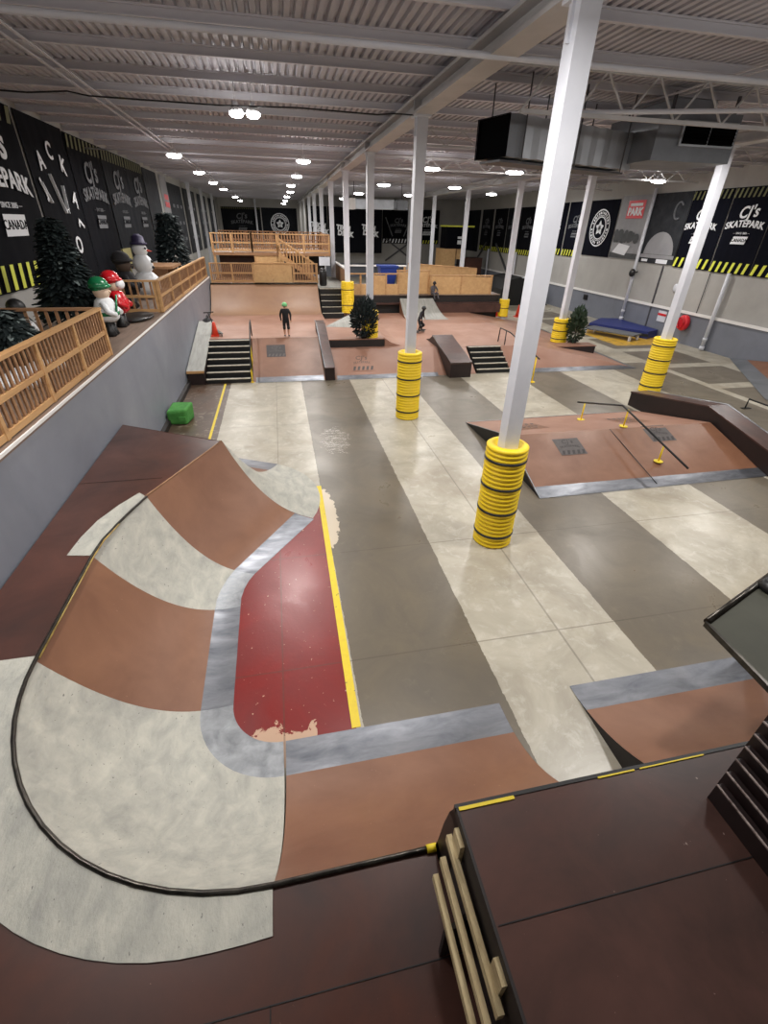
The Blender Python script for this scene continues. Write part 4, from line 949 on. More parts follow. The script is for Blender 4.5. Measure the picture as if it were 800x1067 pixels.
# right wall
RW = XR
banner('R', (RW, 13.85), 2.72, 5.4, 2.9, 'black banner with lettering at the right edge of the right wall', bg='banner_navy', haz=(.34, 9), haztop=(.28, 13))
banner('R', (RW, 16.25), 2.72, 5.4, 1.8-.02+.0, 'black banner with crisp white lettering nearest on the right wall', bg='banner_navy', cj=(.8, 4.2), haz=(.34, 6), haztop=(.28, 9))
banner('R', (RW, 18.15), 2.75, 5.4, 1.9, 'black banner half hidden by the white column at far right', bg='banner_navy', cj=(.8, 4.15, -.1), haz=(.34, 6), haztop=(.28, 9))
r = banner('R', (RW, 20.25), 2.8, 5.4, 2.25, 'dark skate photo banner with a pale dome between the poster and the striped banners', bg='poster_dark')
t, c, ux, uy, nz, LF = r; mb = MB(); vs = [c+nz*LF+ux*(.9*cos(a)+.05)+uy*(3.15+.85*sin(a)) for a in [pi*i/16 for i in range(17)]]; mb.add(vs, [list(range(17))]); mb.add([c+nz*LF+ux*a+uy*b_ for a, b_ in ((-1.1, 3.0), (1.1, 3.0), (1.1, 3.14), (-1.1, 3.14))], [(0, 1, 2, 3)]); part('dome_print', mb, 'poster_grey', t, fixn=False)
mb = MB(); mb.tube([c+nz*LF+ux*(.6+.22*cos(a))+uy*(4.75+.3*sin(a)) for a in [pi*i/9 for i in range(2, 16)]], .04, 6); part('swirl_print', mb, 'letter_grey', t, fixn=False)
mb = MB(); 
for a0, a1, hh in ((-.85, -.45, .05), (.1, .8, .08)): mb.add([c+nz*LF+ux*a+uy*(2.9+b_) for a, b_ in ((a0, -hh), (a1, -hh), (a1, hh), (a0, hh))], [(0, 1, 2, 3)])

part('lettering', mb, 'letter', t, fixn=False)
r = banner('R', (RW, 22.5), 2.85, 5.4, 2.2, 'grey poster with a red sign and dark bushes on the right wall', bg='poster_grey')
t, c, ux, uy, nz, LF = r; mb = MB(); o = c+uy*4.85+ux*.1
mb.add([o+nz*LF+ux*a+uy*b_ for a, b_ in ((-.6, -.35), (.6, -.35), (.6, .35), (-.6, .35))], [(0, 1, 2, 3)]); part('red_sign', mb, 'red', t, 'red sign panel', fixn=False)
mb = MB(); mb.add([o+nz*(LF+.01)+ux*a+uy*b_ for a, b_ in ((-.42, .13), (.42, .13), (.42, .24), (-.42, .24))], [(0, 1, 2, 3)]); place_text(mb, "PARK", .4, o-uy*.1, ux, uy, 0, lift=LF+.01, bold=.02); part('lettering', mb, 'letter', t, fixn=False)
mb = MB()
for i in range(14): 
    a = random.uniform(-1.0, 1.0); mb_c = c+nz*(LF-.005)+ux*a+uy*(3.65+random.uniform(0, .3)); n = 10; rr = random.uniform(.14, .25)
    mb.add([mb_c+ux*rr*cos(2*pi*j/n)+uy*rr*sin(2*pi*j/n)+nz*.001*i for j in range(n)], [list(range(n))])
mb.add([c+nz*(LF-.006)+ux*a+uy*b_ for a, b_ in ((-1.08, 2.88), (1.08, 2.88), (1.08, 3.1), (-1.08, 3.1))], [(0, 1, 2, 3)])
part('bush_print', mb, 'bush_print', t, fixn=False)
mb = MB(); mb.add([c+nz*LF+ux*a+uy*b_ for a, b_ in ((-.9, 3.1), (.1, 3.0), (.35, 3.4), (-.5, 3.5))], [(0, 1, 2, 3)]); part('ramp_print', mb, 'letter', t, fixn=False)
r = banner('R', (RW, 24.9), 2.85, 5.3, 2.4, 'black banner with a white round seal on the right wall', bg='banner_navy'); seal(*r, 4.1, .82)
banner('R', (RW, 27.2), 2.7, 5.3, 1.9, 'black banner with lettering just right of the big nearest column, beside the seal', bg='banner_navy', cj=(.7, 4.1), haz=(.3, 7), letter='letter_grey')
banner('R', (RW, 29.6), 2.7, 5.3, 2.6, 'black lettered banner seen right behind the nearest column, beyond the seal', bg='banner_navy', cj=(.85, 4.1), haz=(.3, 9))
for i, y in enumerate((32.9, 35.1, 37.4, 39.9)):
    banner('R', (RW, y), 2.45, 5.2, 2.2, 'dark banner with small grey lettering, %s of the four between far column and nearest column' % ['nearest', 'second', 'third', 'farthest'][i], bg='banner_dk' if i % 2 else 'banner', cj=(.75, 4.0), haz=(.3, 7), letter='letter_grey')
banner('R', (RW, 43.2), 2.3, 5.2, 3.5, 'plain dark banner in the far right corner', bg='banner_dk')

# right wall services
def pipe(name, pts, r, mt, label, cat): 
    mb = MB(); mb.tube(pts, r, 10); return solo(name, mb, mt, label, cat)
for y, lb, z0 in ((21.3, 'white downpipe on the right wall behind the blue mat', .3), (16.05, 'white downpipe on the right wall beside the red extinguisher', .02), (33.9, 'far white downpipe on the right wall, nearer one', .0), (38.8, 'far white downpipe on the right wall, farther one', .0)):
    t = thing('downpipe', lb, 'pipe', (XR-.2, y, z0))
    mb = MB(); mb.tube([(XR-.14, y, z0), (XR-.14, y, 2.75 if y < 17 else (5.6 if y < 22 else 2.6))], .07, 12); part('pipe', mb, 'white_paint', t)
    mb = MB(); mb.tube([(XR-.14, y, z0), (XR-.14, y, z0+.14)], .095, 12); mb.tube([(XR-.14, y, z0+.35), (XR-.14, y, z0+.45)], .085, 12); part('collar', mb, 'white_paint', t)
t = thing('fire_hose_reel', 'red fire hose reel on the right wall beside the white column', 'fire hose', (16.3, 17.3, .55))
mb = MB(); mb.lathe((0, 0, 0), [(.1, -.09), (.28, -.09), (.3, -.05), (.3, .05), (.28, .09), (.1, .09)], 24); mb.v = [(XR-.2+v[2]+.03, 17.35+v[0]*.85, .82+v[1]) for v in mb.v]; part('reel', mb, 'red', t)
mb = MB(); mb.tube([(XR-.34, 17.35+.16*cos(a), .82+.2*sin(a)) for a in [2*pi*i/20 for i in range(21)]], .03, 8, cap=False); part('hose', mb, 'red_gloss', t)
mb = MB(); mb.tube([(XR-.05, 17.0, 1.2), (XR-.05, 17.0, 2.7)], .015, 6); part('cable', mb, 'cable', t)
t = thing('wall_notice', 'small white and red notice on the right wall left of the hose reel', 'sign', (XR-.05, 18.9, .7))
mb = MB(); mb.box(XR-.05, XR-.03, 18.55, 19.05, .62, 1.05); part('board', mb, 'white_paint', t)
mb = MB(); mb.box(XR-.06, XR-.05, 18.55, 19.05, .86, .95); part('red_band', mb, 'red', t)
mb = MB(); mb.box(XR-.06, XR-.02, 19.6, 19.66, 0, 2.75); solo('conduit', mb, 'fixture', 'dark vertical conduit on the right wall left of the notice', 'pipe')
t = thing('wall_speaker', 'round black speaker on the downpipe behind the blue mat', 'speaker', (16.25, 21.2, 2.2))
mb = MB(); mb.ball((16.22, 21.2, 2.35), .14, .14, .17); part('body', mb, 'bin_black', t); mb = MB(); mb.tube([(16.3, 21.2, 2.35), (16.48, 21.2, 2.4)], .03, 8); part('bracket', mb, 'bin_black', t)
mb = MB(); mb.ball((XR-.05, 18.5, 2.0), .05, .16, .16); solo('wall_gauge', mb, 'white_paint', 'round white gauge on the right wall above the notice', 'gauge')
mb = MB(); mb.box(XR-.06, XR-.01, 24.6, 24.95, .75, 1.0); solo('outlet_box', mb, 'bin_black', 'small black box on the blue-grey lower right wall', 'outlet')

# ------------------------------------------------------------------ ceiling services
mb = MB(); mb.tube([(XL, 6.95, 5.7), (5.0, 6.95, 5.7), (16.4, 6.95, 5.72)], .035, 8); solo('sprinkler_pipe', mb, 'white_paint', 'white pipe crossing the ceiling near the top of the photo', 'pipe')
mb = MB(); mb.tube([(XL+.1, 10.6, 5.68), (-3.6, 10.55, 5.66), (-3.0, 10.5, 5.70), (-2.7, 10.5, 5.66), (-.7, 10.55, 5.66), (.6, 10.5, 5.69), (2.0, 10.5, 5.67), (2.3, 10.5, 5.7), (2.75, 10.5, 5.7)], .012, 6); solo('ceiling_cable', mb, 'cable', 'thin black cable sagging across the ceiling beside the twin light', 'cable')
mb = MB(); mb.tube([(XL, 18.6, 5.75), (2.7, 18.6, 5.75)], .02, 6); solo('sprinkler_pipe', mb, 'white_paint', 'thin white pipe crossing the ceiling beyond the first wall lights', 'pipe')
mb = MB(); mb.tube([(4.3, 8.1, 5.45), (13, 6.6, 5.75)], .03, 8); solo('sprinkler_pipe', mb, 'white_paint', 'diagonal white pipe rising right above the silver duct', 'pipe')
# truss girder above duct (right bay)
t = thing('roof_truss', 'open web steel truss above the silver duct', 'truss', (8, 8.0, 5.3))
mb = MB(); mb.bar((3.0, 8.0, 5.92), (16.3, 8.0, 5.92), .05, .05); part('top_chord', mb, 'beam_paint', t)
mb = MB(); mb.bar((3.6, 8.0, 5.42), (15.7, 8.0, 5.42), .05, .05); part('bottom_chord', mb, 'beam_paint', t)
mb = MB(); x = 3.6; up_ = True
while x < 15.4:
    mb.bar((x, 8.0, 5.42 if up_ else 5.92), (x+.42, 8.0, 5.92 if up_ else 5.42), .025, .025); x += .42; up_ = not up_
part('web', mb, 'beam_paint', t)
for y in (13.3, 18.6, 23.9):
    t = thing('roof_truss', 'open web steel truss in the right bay, %s one beyond the duct' % {13.3: 'first', 18.6: 'second', 23.9: 'third'}[y], 'truss', (8, y, 5.6))
    mb = MB(); mb.bar((3.0, y, 5.93), (16.3, y, 5.93), .05, .05); part('top_chord', mb, 'beam_paint', t)
    mb = MB(); mb.bar((3.4, y, 5.62), (16.0, y, 5.62), .05, .05); part('bottom_chord', mb, 'beam_paint', t)
    mb = MB(); x = 3.4; up_ = True
    while x < 15.8: mb.bar((x, y, 5.62 if up_ else 5.92), (x+.4, y, 5.92 if up_ else 5.62), .022, .022); x += .4; up_ = not up_
    part('web', mb, 'beam_paint', t)
# duct: from open end to elbow, then air unit
t = thing('air_duct', 'silver sheet metal duct with a black open end hanging from the roof at right', 'duct', (5, 9.4, 5))
A = Vector((3.62, 9.0, 0)); B = Vector((6.55, 9.95, 0)); dv = (B-A).normalized(); nv = Vector((-dv.y, dv.x, 0)); wd = .38
def ring(p, w, za, zb): return [p-nv*w+Vector((0, 0, za)), p+nv*w+Vector((0, 0, za)), p+nv*w+Vector((0, 0, zb)), p-nv*w+Vector((0, 0, zb))]
nseg = 9
for i in range(nseg):
    p = A+(B-A)*(i/nseg); q = A+(B-A)*((i+1)/nseg); mb = MB()
    a0 = ring(p, wd, 4.98, 5.5); m0 = ring((p+q)/2, wd+.012, 4.968, 5.512); a1 = ring(q, wd, 4.98, 5.5)
    vs = a0+m0+a1; fs = [(r4*4+j, r4*4+(j+1) % 4, r4*4+4+(j+1) % 4, r4*4+4+j) for r4 in (0, 1) for j in range(4)]
    if i == nseg-1: fs.append((8, 9, 10, 11))
    mb.add(vs, fs); part('duct_section', mb, 'galv' if i else 'galv_dark', t)
mb = MB(); mb.add(ring(A+dv*.05, wd-.01, 4.99, 5.49), [(0, 1, 2, 3)]); mb.add([v for v in ring(A-dv*.01, wd+.01, 4.97, 5.51)]+ring(A+dv*.05, wd-.02, 5.0, 5.48), [(j, (j+1) % 4, 4+(j+1) % 4, 4+j) for j in range(4)]); part('open_end', mb, 'grille', t, 'open duct mouth with its inner shade painted black', fixn=False)  # closed by a black sheet standing for the shade inside the duct
mb = MB(); mb.bar(A+nv*0+Vector((0, 0, 4.93)), B+Vector((0, 0, 4.93)), .5, .03)
for f in (.1, .5, .9):
    for sgn in (-1, 1):
        p = A+(B-A)*f+nv*sgn*(wd+.04); mb.tube([(p.x, p.y, 4.92), (p.x, p.y, 6.0)], .012, 6)
part('hanger_frame', mb, 'fixture', t)
t = thing('air_unit', 'big silver air handling box with twin dark louvres at the right end of the duct', 'air unit', (7.4, 9.7, 5))
C1 = Vector((6.55, 9.95, 0)); 
mb = MB(); mb.box(6.55, 8.15, 8.9, 10.3, 5.06, 5.74); o = part('casing', mb, 'galv_dark', t)
mb = MB(); mb.box(7.0, 8.1, 8.86, 8.9, 5.27, 5.62); part('louvre_frame', mb, 'galv', t)
for a in (7.04, 7.57):
    mb = MB(); mb.box(a, a+.49, 8.84, 8.87, 5.3, 5.59)
    for j in range(6): mb.box(a, a+.49, 8.825, 8.845, 5.31+.047*j, 5.325+.047*j)
    part('louvre', mb, 'grille', t)
mb = MB(); 
for a, b_ in ((6.8, 9.0), (8.05, 9.0), (6.8, 10.2)):
    mb = MB(); mb.box(a, a+.04, b_, b_+.04, 5.7, 6.0); part('hanger', mb, 'fixture', t)
mb = MB(); mb.box(6.9, 7.9, 9.3, 10.1, 5.74, 5.98); part('riser', mb, 'galv', t)
# far white duct
t = thing('air_duct', 'far white box duct below the ceiling above the black curtain', 'duct', (5.6, 30, 5))
mb = MB(); mb.box(4.3, 6.7, 30, 30.8, 4.75, 5.2); part('duct_section', mb, 'galv', t)
mb = MB(); mb.box(4.25, 4.55, 29.96, 30.84, 4.72, 5.23); part('end_collar', mb, 'white_trim', t)
mb = MB(); mb.box(6.9, 7.5, 29.96, 30.8, 4.75, 5.2); mb.box(6.7, 6.9, 30, 30.8, 4.8, 5.15); part('outlet_box', mb, 'galv_dark', t)
for a in (4.5, 7.2):
    mb = MB(); mb.box(a, a+.03, 30.3, 30.33, 5.2, 6.0); part('hanger', mb, 'fixture', t)

# ------------------------------------------------------------------ trees and ledge figures
def needles(mb, c, h, R, n, top=.02, droop=.35, mi=0, leaf=(.10, .035), frost=0):
    for i in range(n):
        f = random.random()**.8; z = h*f; r = (R*(1-f)+top)*sqrt(random.uniform(.25, 1)); a = random.uniform(0, 2*pi)
        p = Vector((c[0]+r*cos(a), c[1]+r*sin(a), c[2]+z)); d = Vector((cos(a), sin(a), -droop+random.uniform(-.3, .3))).normalized()
        s_ = Vector((-sin(a), cos(a), random.uniform(-.5, .5))).normalized(); L_ = leaf[0]*random.uniform(.7, 1.5); W = leaf[1]*random.uniform(.7, 1.4)
        m_ = 1 if random.random() < frost else mi
        mb.add([p-s_*W, p+s_*W, p+d*L_+s_*W*.3, p+d*L_-s_*W*.3], [(0, 1, 2, 3)], m_)
def tree(name, c, h, R, n, label, mats=('needle', 'needle_frost'), frost=.04, trunk=.25, leaf=(.12, .04), top=.02):
    t = thing(name, label, 'tree', c)
    mb = MB(); needles(mb, (c[0], c[1], c[2]+trunk), h-trunk, R, n, top, leaf=leaf, frost=frost); part('foliage', mb, list(mats), t, fixn=False)
    mb = MB(); mb.tube([(c[0], c[1], c[2]), (c[0], c[1], c[2]+h*.9)], [.035, .01], 8); part('trunk', mb, 'bark', t)
    mb = MB(); mb.lathe(c, [(.16, 0), (.18, .1), (.14, .12)], 14); part('stand', mb, 'bark', t)
tree('christmas_tree', (-4.0, 10.9, 2.04), 1.95, .6, 4200, 'big dark evergreen tree leaning over the near fence on the left ledge', leaf=(.16, .05))
tree('christmas_tree', (-4.0, 8.2, 2.04), .8, .5, 1000, 'low dark evergreen at the left edge behind the near fence', leaf=(.14, .045), frost=.12)
tree('christmas_tree', (-4.0, 22.2, 2.04), 2.2, .42, 2200, 'tall dark narrow evergreen beyond the snowman', top=.22, leaf=(.18, .06))
# potted bush on guard
def bush(name, c, r, h, n, label, pot=None):
    t = thing(name, label, 'plant', c)
    mb = MB()
    for i in range(n):
        a = random.uniform(0, 2*pi); ph = random.uniform(-1, 1); rr = random.random()**.4
        p = Vector((c[0]+r*rr*cos(a)*sqrt(1-ph*ph), c[1]+r*rr*sin(a)*sqrt(1-ph*ph), c[2]+h*.55+ph*rr*h*.5)); d = (p-Vector((c[0], c[1], c[2]+h*.3))).normalized()+Vector((random.uniform(-.4, .4),)*3)
        s_ = d.cross(Vector((random.random(), random.random(), random.random()))).normalized(); L_ = .13; W = .03
        mb.add([p-s_*W*.3, p+d*L_*.5-s_*W, p+d*L_, p+d*L_*.5+s_*W], [(0, 1, 2, 3)])
    part('foliage', mb, 'leaf' if pot != 'dark' else 'needle', t, fixn=False)
    mb = MB(); mb.tube([c, (c[0], c[1], c[2]+h*.6)], .02, 6); part('stem', mb, 'bark', t)
    mb = MB(); mb.lathe(c, [(.1, 0), (.14, .2), (.12, .2)], 14); part('pot', mb, 'bin_black', t)
bush('potted_bush', (2.6, 15.55, .86), .4, 1.1, 1500, 'dark leafy bush in front of the yellow guard on the deck box', 'dark')
bush('potted_tree', (10.75, 16.3, .3), .3, 1.25, 900, 'small green tree leaning against the yellow guard at right')

def figure(c, h, label, name, body, head, hat, legs='bin_black', hatshape='ball', cat='figure'):
    t = thing(name, label, cat, c); x, y, z = c
    mb = MB(); mb.lathe((x, y, z+h*.25), [(h*.13, 0), (h*.2, .06*h), (h*.21, .2*h), (h*.15, .36*h), (h*.08, .42*h)], 18); part('body', mb, body, t)
    for s_ in (-1, 1):
        mb = MB(); mb.lathe((x, y+s_*h*.08, z), [(h*.07, 0), (h*.09, .03*h), (h*.06, .1*h), (h*.06, .28*h)], 12, 0, 1.2, 1); part('leg', mb, legs, t)
        mb = MB(); mb.tube([(x+.02, y+s_*h*.17, z+h*.58), (x+h*.1, y+s_*h*.24, z+h*.44), (x+h*.2, y+s_*h*.16, z+h*.38)], [h*.06, h*.05, h*.045], 10); part('arm', mb, body, t)
    mb = MB(); mb.ball((x, y, z+h*.76), h*.14, h*.14, h*.15); mb.ball((x+h*.14, y, z+h*.75), h*.025); part('head', mb, head, t)
    mb = MB()
    if hatshape == 'ball': mb.ball((x-h*.02, y, z+h*.86), h*.17, h*.17, h*.14); mb.lathe((x, y, z+h*.82), [(h*.18, 0), (h*.19, .02*h), (h*.17, .05*h)], 18)
    else: mb.lathe((x, y, z+h*.84), [(h*.17, 0), (h*.16, .1*h), (h*.1, .2*h), (h*.02, .24*h)], 18)
    part('hat', mb, hat, t); return t
t = figure((-3.3, 10.45, 2.04), 1.05, 'holiday figure with a shiny green hat beside the near fence', 'holiday_figure', 'snow', 'beige', 'green_gloss')
mb = MB(); mb.lathe((-3.3, 10.45, 2.4), [(.2, 0), (.225, .03), (.225, .08), (.2, .1)], 18); mb.tube([(-3.08, 10.3, 2.5), (-3.1, 10.6, 2.75)], .02, 6); part('sash', mb, 'green_gloss', t)
t = figure((-3.35, 11.4, 2.04), 1.08, 'holiday figure in red with a shiny red hat', 'holiday_figure', 'red_gloss', 'beige', 'red_gloss')
mb = MB(); mb.ball((-3.22, 11.4, 2.86), .1, .13, .1); part('beard', mb, 'snow', t)
t = figure((-3.75, 14.0, 2.04), 1.3, 'dark brown bear-like figure standing left of the snowman', 'holiday_figure', 'dark_cloth', 'bark', 'dark_cloth')
t = thing('snowman', 'white snowman figure with a purple hat behind the second fence', 'snowman', (-3.75, 16.0, 2.04))
x, y, z = -3.75, 16.0, 2.04
mb = MB(); mb.ball((x, y, z+.36), .38, .38, .36); part('lower_body', mb, 'snow', t)
mb = MB(); mb.ball((x, y, z+.88), .27, .27, .27); part('upper_body', mb, 'snow', t)
mb = MB(); mb.ball((x, y, z+1.24), .2, .2, .19); part('head', mb, 'snow', t)
mb = MB(); mb.lathe((x, y, z+1.36), [(.22, 0), (.22, .05), (.17, .06), (.15, .2), (.05, .26)], 18); part('hat', mb, 'purple', t)
for dy, dz, r_ in ((-.07, 1.28, .03), (.07, 1.28, .03)):
    mb = MB(); mb.ball((x+.18, y+dy-.06, z+dz), r_); part('eye', mb, 'black', t)
for dx, dz in ((.26, .95), (.27, .8), (.36, .5)):
    mb = MB(); mb.ball((x+dx, y-.06, z+dz), .04); part('button', mb, 'black', t)
mb = MB(); mb.tube([(x+.18, y-.02, z+1.22), (x+.32, y-.04, z+1.2)], [.03, .005], 8); part('nose', mb, 'orange', t)
mb = MB(); mb.lathe((-3.3, 12.35, 2.05), [(.02, 0), (.45, .01), (.5, .04), (.45, .06), (.02, .07)], 24, 0, .75, 1.3); solo('black_disc', mb, 'bin_black', 'flat black round tray lying on the ledge before the second fence', 'tray')
t = thing('picnic_bench', 'brown wooden bench on the ledge behind the second fence', 'bench', (-3.9, 18.8, 2.04))
mb = MB(); mb.box(-4.6, -3.4, 18.3, 20.0, 2.62, 2.7); part('top', mb, 'pine_b', t)
for a in (18.45, 19.85): 
    mb = MB(); mb.box(-4.3, -3.6, a-.04, a+.04, 2.04, 2.62); part('leg', mb, 'pine_b', t)
mb = MB(); mb.box(-3.4, -3.1, 18.3, 20.0, 2.38, 2.44); part('seat', mb, 'pine_b', t)
mb = MB(); mb.box(-4.75, -4.7, 17.9, 18.9, 2.75, 3.2); mb.box(-4.76, -4.7, 18.35, 18.45, 2.04, 2.75); solo('ledge_sign', mb, 'dull_sign', 'dull yellow board standing behind the snowman', 'sign')
mb = MB()
for i in range(7): mb.ball((-3.6+random.uniform(-.25, .25), 7.4+random.uniform(-.5, .5), 2.12), .16, .2, .09)
solo('artificial_snow', mb, 'snow', 'white artificial snow heap at the left edge behind the near fence', 'artificial snow')
t = thing('penguin_figure', 'small black and white figure beside the base of the big evergreen', 'figure', (-4.4, 9.3, 2.04))
mb = MB(); mb.ball((-4.3, 9.3, 2.34), .2, .2, .3); mb.ball((-4.3, 9.3, 2.72), .14); part('body', mb, 'black', t)
mb = MB(); mb.ball((-4.2, 9.25, 2.32), .14, .15, .23); part('belly', mb, 'snow', t)

# ------------------------------------------------------------------ people
def skin_body(joints, edges, name, mats_by=None):
    me = bpy.data.meshes.new(name); names_ = list(joints)
    me.from_pydata([joints[k][0] for k in names_], [(names_.index(a), names_.index(b)) for a, b in edges], [])
    o = bpy.data.objects.new(name, me); C.objects.link(o)
    sk = o.modifiers.new('s', 'SKIN'); 
    ly = me.skin_vertices[0] if me.skin_vertices else None
    if ly is None:
        bm = bmesh.new(); bm.from_mesh(me); bm.verts.layers.skin.verify(); bm.to_mesh(me); bm.free(); ly = me.skin_vertices[0]
    for i, k in enumerate(names_):
        r_ = joints[k][1]; ly.data[i].radius = (r_, r_); ly.data[i].use_root = (i == 0)
    sb_ = o.modifiers.new('u', 'SUBSURF'); sb_.levels = 1; sb_.render_levels = 1
    bpy.context.view_layer.update()
    dg = bpy.context.evaluated_depsgraph_get(); m2 = bpy.data.meshes.new_from_object(o.evaluated_get(dg))
    bpy.data.objects.remove(o); return m2
def person(c, h, yaw, label, pose, shirt='dark_cloth', pants='dark_cloth', helmet='helmet_green', skinlegs=True, held=None, pads=True):
    x0, y0, z0 = c; t = thing('person', label, 'person', c)
    cy, sy = cos(yaw), sin(yaw)
    def W(p): return (x0+(p[0]*cy-p[1]*sy)*h, y0+(p[0]*sy+p[1]*cy)*h, z0+p[2]*h)
    J = {k_: (W(p), r_*h) for k_, (p, r_) in pose.items()}
    ed = [('pelvis', 'waist'), ('waist', 'chest'), ('chest', 'neck'), ('neck', 'headb'), ('headb', 'headt')]
    for s_ in 'LR': ed += [('chest', 'sh'+s_), ('sh'+s_, 'el'+s_), ('el'+s_, 'wr'+s_), ('wr'+s_, 'ha'+s_), ('pelvis', 'hp'+s_), ('hp'+s_, 'kn'+s_), ('kn'+s_, 'an'+s_), ('an'+s_, 'to'+s_)]
    me = skin_body(J, ed, 'body')
    me.materials.clear()
    for m_ in ('skin', shirt, pants, 'grey_cloth'): me.materials.append(MATS[m_])
    for p in me.polygons:
        zz = (p.center.z-z0)/h; p.use_smooth = True
        rr = abs((p.center.x-x0)*cy+(p.center.y-y0)*sy)/h
        p.material_index = 0
        if .47 < zz < .83: p.material_index = 1
        elif .27 < zz <= .47: p.material_index = 2
        elif zz < .055: p.material_index = 3
        elif zz <= .27: p.material_index = 0 if skinlegs else 2
    me.transform(Matrix.Translation((-x0, -y0, -z0)))
    o = bpy.data.objects.new('body', me); C.objects.link(o); o.parent = t
    hp = W((pose['headt'][0][0], pose['headt'][0][1], pose['headt'][0][2]-.03))
    mb = MB(); R = .085*h
    prof = [(R*1.05*sin(pi*i/16) if i else .01, R*1.1*cos(pi*i/16)) for i in range(0, 10)][::-1]
    mb.lathe(hp, [(max(r_, .005), z) for r_, z in prof], 18, 0, .95, 1.1); part('helmet', mb, helmet, t, 'helmet')
    for s_ in (-1, 1):   # eyes, ears
        e_ = W((pose['headb'][0][0]+s_*.025, pose['headb'][0][1]-.055, pose['headb'][0][2]+.03)); mb = MB(); mb.ball(e_, .009*h, n=8); part('eye', mb, 'black', t)
    e_ = W((pose['headb'][0][0], pose['headb'][0][1]-.07, pose['headb'][0][2]+.01)); mb = MB(); mb.ball(e_, .012*h, n=8); part('nose', mb, 'skin', t)
    if pads:
        for s_ in 'LR':
            k_ = W((pose['kn'+s_][0][0], pose['kn'+s_][0][1]-.02, pose['kn'+s_][0][2])); mb = MB(); mb.ball(k_, .05*h, .045*h, .065*h); part('knee_pad', mb, 'bin_black', t)
    for s_ in 'LR':
        ha = Vector(W(pose['ha'+s_][0])); wr = Vector(W(pose['wr'+s_][0])); d = (ha-wr).normalized(); sd = d.cross(Vector((0, 1, 0)));
        sd = sd.normalized() if sd.length > .1 else Vector((1, 0, 0))
        mb = MB()
        for f in range(4):
            b0 = ha+sd*(.009*h*(f-1.5)); mb.tube([b0, b0+d*.028*h, b0+d*.05*h+Vector((0, -.01*h, 0))], [.006*h, .0055*h, .004*h], 6)
        mb.tube([wr+d*.02*h, wr+d*.03*h+sd*.028*h, wr+d*.05*h+sd*.035*h], .006*h, 6)
        part('fingers', mb, 'skin', t)
        an = W((pose['to'+s_][0][0]*.55+pose['an'+s_][0][0]*.45, pose['to'+s_][0][1]*.55+pose['an'+s_][0][1]*.45, .022)) if False else None
    return t
stand = dict(pelvis=((0, 0, .5), .085), waist=((0, 0, .58), .095), chest=((0, 0, .73), .11), neck=((0, 0, .835), .035), headb=((0, -.005, .89), .055), headt=((0, -.005, .95), .055),
             shL=((-.11, 0, .785), .045), elL=((-.16, .01, .64), .035), wrL=((-.15, -.05, .52), .022), haL=((-.15, -.065, .48), .02),
             shR=((.11, 0, .785), .045), elR=((.16, .01, .64), .035), wrR=((.15, -.05, .52), .022), haR=((.15, -.065, .48), .02),
             hpL=((-.055, 0, .46), .065), knL=((-.065, -.01, .27), .045), anL=((-.06, .015, .05), .03), toL=((-.07, -.08, .025), .027),
             hpR=((.055, 0, .46), .065), knR=((.065, -.01, .27), .045), anR=((.06, .015, .05), .03), toR=((.07, -.08, .025), .027))
person((.13, 16.15, DZ), 1.02, 0.05, 'child in dark hoodie, knee pads and pale green helmet standing above the brown bank', stand)
ride = dict(stand); ride.update(pelvis=((.03, .06, .42), .085), waist=((.02, .03, .5), .08), chest=((0, -.05, .66), .09), neck=((0, -.08, .75), .035), headb=((0, -.1, .81), .055), headt=((0, -.1, .87), .055),
    shL=((-.1, -.05, .7), .045), elL=((-.2, -.05, .6), .035), wrL=((-.27, -.1, .52), .022), haL=((-.3, -.12, .5), .02), shR=((.1, -.05, .7), .045), elR=((.2, -.02, .6), .035), wrR=((.27, -.02, .5), .022), haR=((.29, -.03, .47), .02),
    hpL=((-.03, .05, .4), .065), knL=((-.1, -.04, .24), .045), anL=((-.1, .03, .1), .03), toL=((-.12, -.06, .08), .027), hpR=((.09, .05, .4), .065), knR=((.16, -.04, .24), .045), anR=((.14, .04, .1), .03), toR=((.16, -.05, .08), .027))
person((5.08, 17.6, CZ), 1.0, .9, 'rider in dark clothes half hidden behind the middle-floor column', ride, helmet='bin_black', skinlegs=False)
t = thing('skateboard', 'skateboard under the rider behind the middle-floor column', 'skateboard', (5.08, 17.6, CZ))
mb = MB(); mb.bar((4.85, 17.4, CZ+.075), (5.3, 17.78, CZ+.075), .14, .015); part('deck', mb, 'black_wood', t)
for a, b_ in ((4.93, 17.47), (5.22, 17.71)):
    mb = MB(); mb.bar((a-.04, b_+.05, CZ+.035), (a+.04, b_-.05, CZ+.035), .05, .05); part('truck', mb, 'steel_rough', t)
sit = dict(stand)
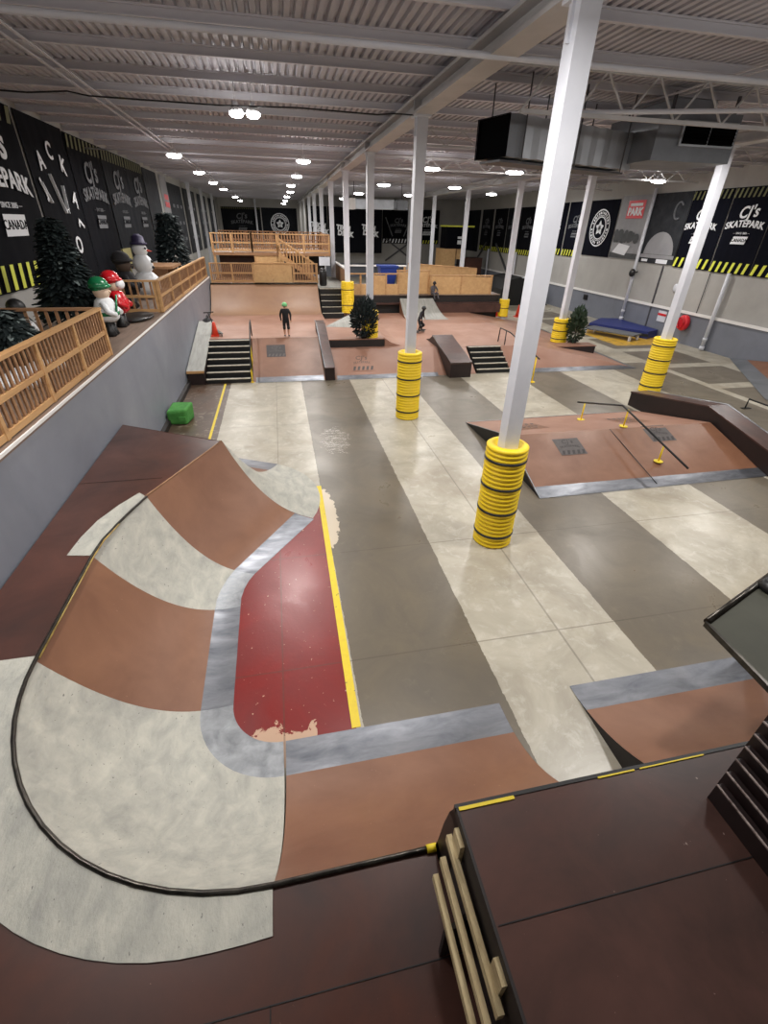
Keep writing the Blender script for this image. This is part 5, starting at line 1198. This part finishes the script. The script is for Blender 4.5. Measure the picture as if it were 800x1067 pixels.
sit.update(pelvis=((0, .1, .12), .09), waist=((0, .09, .2), .08), chest=((0, .04, .36), .09), neck=((0, .0, .45), .035), headb=((0, -.02, .5), .055), headt=((0, -.02, .57), .055),
    shL=((-.11, .04, .4), .045), elL=((-.17, -.05, .28), .035), wrL=((-.1, -.16, .22), .022), haL=((-.08, -.19, .21), .02), shR=((.11, .04, .4), .045), elR=((.17, -.05, .28), .035), wrR=((.1, -.16, .22), .022), haR=((.08, -.19, .21), .02),
    hpL=((-.06, .06, .12), .065), knL=((-.1, -.18, .17), .05), anL=((-.1, -.24, -.04), .03), toL=((-.11, -.31, -.06), .027), hpR=((.06, .06, .12), .065), knR=((.1, -.18, .17), .05), anR=((.1, -.24, -.04), .03), toR=((.11, -.31, -.06), .027))
person((6.9, 22.05, 1.28), 1.0, .3, 'person in grey with a black helmet sitting at the top of the pale launch ramp', sit, shirt='dark_cloth', pants='grey_cloth', helmet='bin_black', skinlegs=False, pads=False)

# ------------------------------------------------------------------ camera
R = Matrix(((0, 0, 0), (0, 0, 0), (0, 0, 0)))
cx, cy_ = 400.0, 533.5; V1 = (382.0, 1295.0); V2 = (284.0, 232.0)
f = sqrt(-((V1[0]-cx)*(V2[0]-cx)+(V1[1]-cy_)*(V2[1]-cy_)))
ray = lambda p: Vector((p[0]-cx, -(p[1]-cy_), -f)).normalized()
Zc = -ray(V1); Yc = ray(V2); Yc = (Yc-Zc*Yc.dot(Zc)).normalized(); Xc = Yc.cross(Zc)
M3 = Matrix((Xc, Yc, Zc))
cam = bpy.data.cameras.new('camera'); co = bpy.data.objects.new('camera', cam); C.objects.link(co)
co.matrix_world = Matrix.Translation((0, 0, 4.0)) @ M3.to_4x4()
cam.sensor_fit = 'HORIZONTAL'; cam.sensor_width = 36; cam.lens = f/800*36; cam.clip_start = .05; cam.clip_end = 300
bpy.context.scene.camera = co

# ------------------------------------------------------------------ scale to metres
done = set()
for o in list(bpy.data.objects):
    o.location = o.location*S
    if o.type == 'MESH' and o.data.name not in done:
        done.add(o.data.name); o.data.transform(Matrix.Scale(S, 4))
    if o.type == 'LIGHT' and o.data.name not in done:
        done.add(o.data.name); o.data.energy *= S*S
        if o.data.type == 'AREA': o.data.size *= S
    for md in o.modifiers:
        if md.type == 'BEVEL': md.width *= S

w = bpy.data.worlds.new('world'); bpy.context.scene.world = w; w.use_nodes = True
w.node_tree.nodes['Background'].inputs[0].default_value = (.5, .55, .6, 1); w.node_tree.nodes['Background'].inputs[1].default_value = .1
sc = bpy.context.scene
sc.view_settings.view_transform = 'Standard'; sc.view_settings.look = 'None'; sc.view_settings.gamma = 1; sc.view_settings.use_curve_mapping = False
sc.view_settings.exposure = -0.06
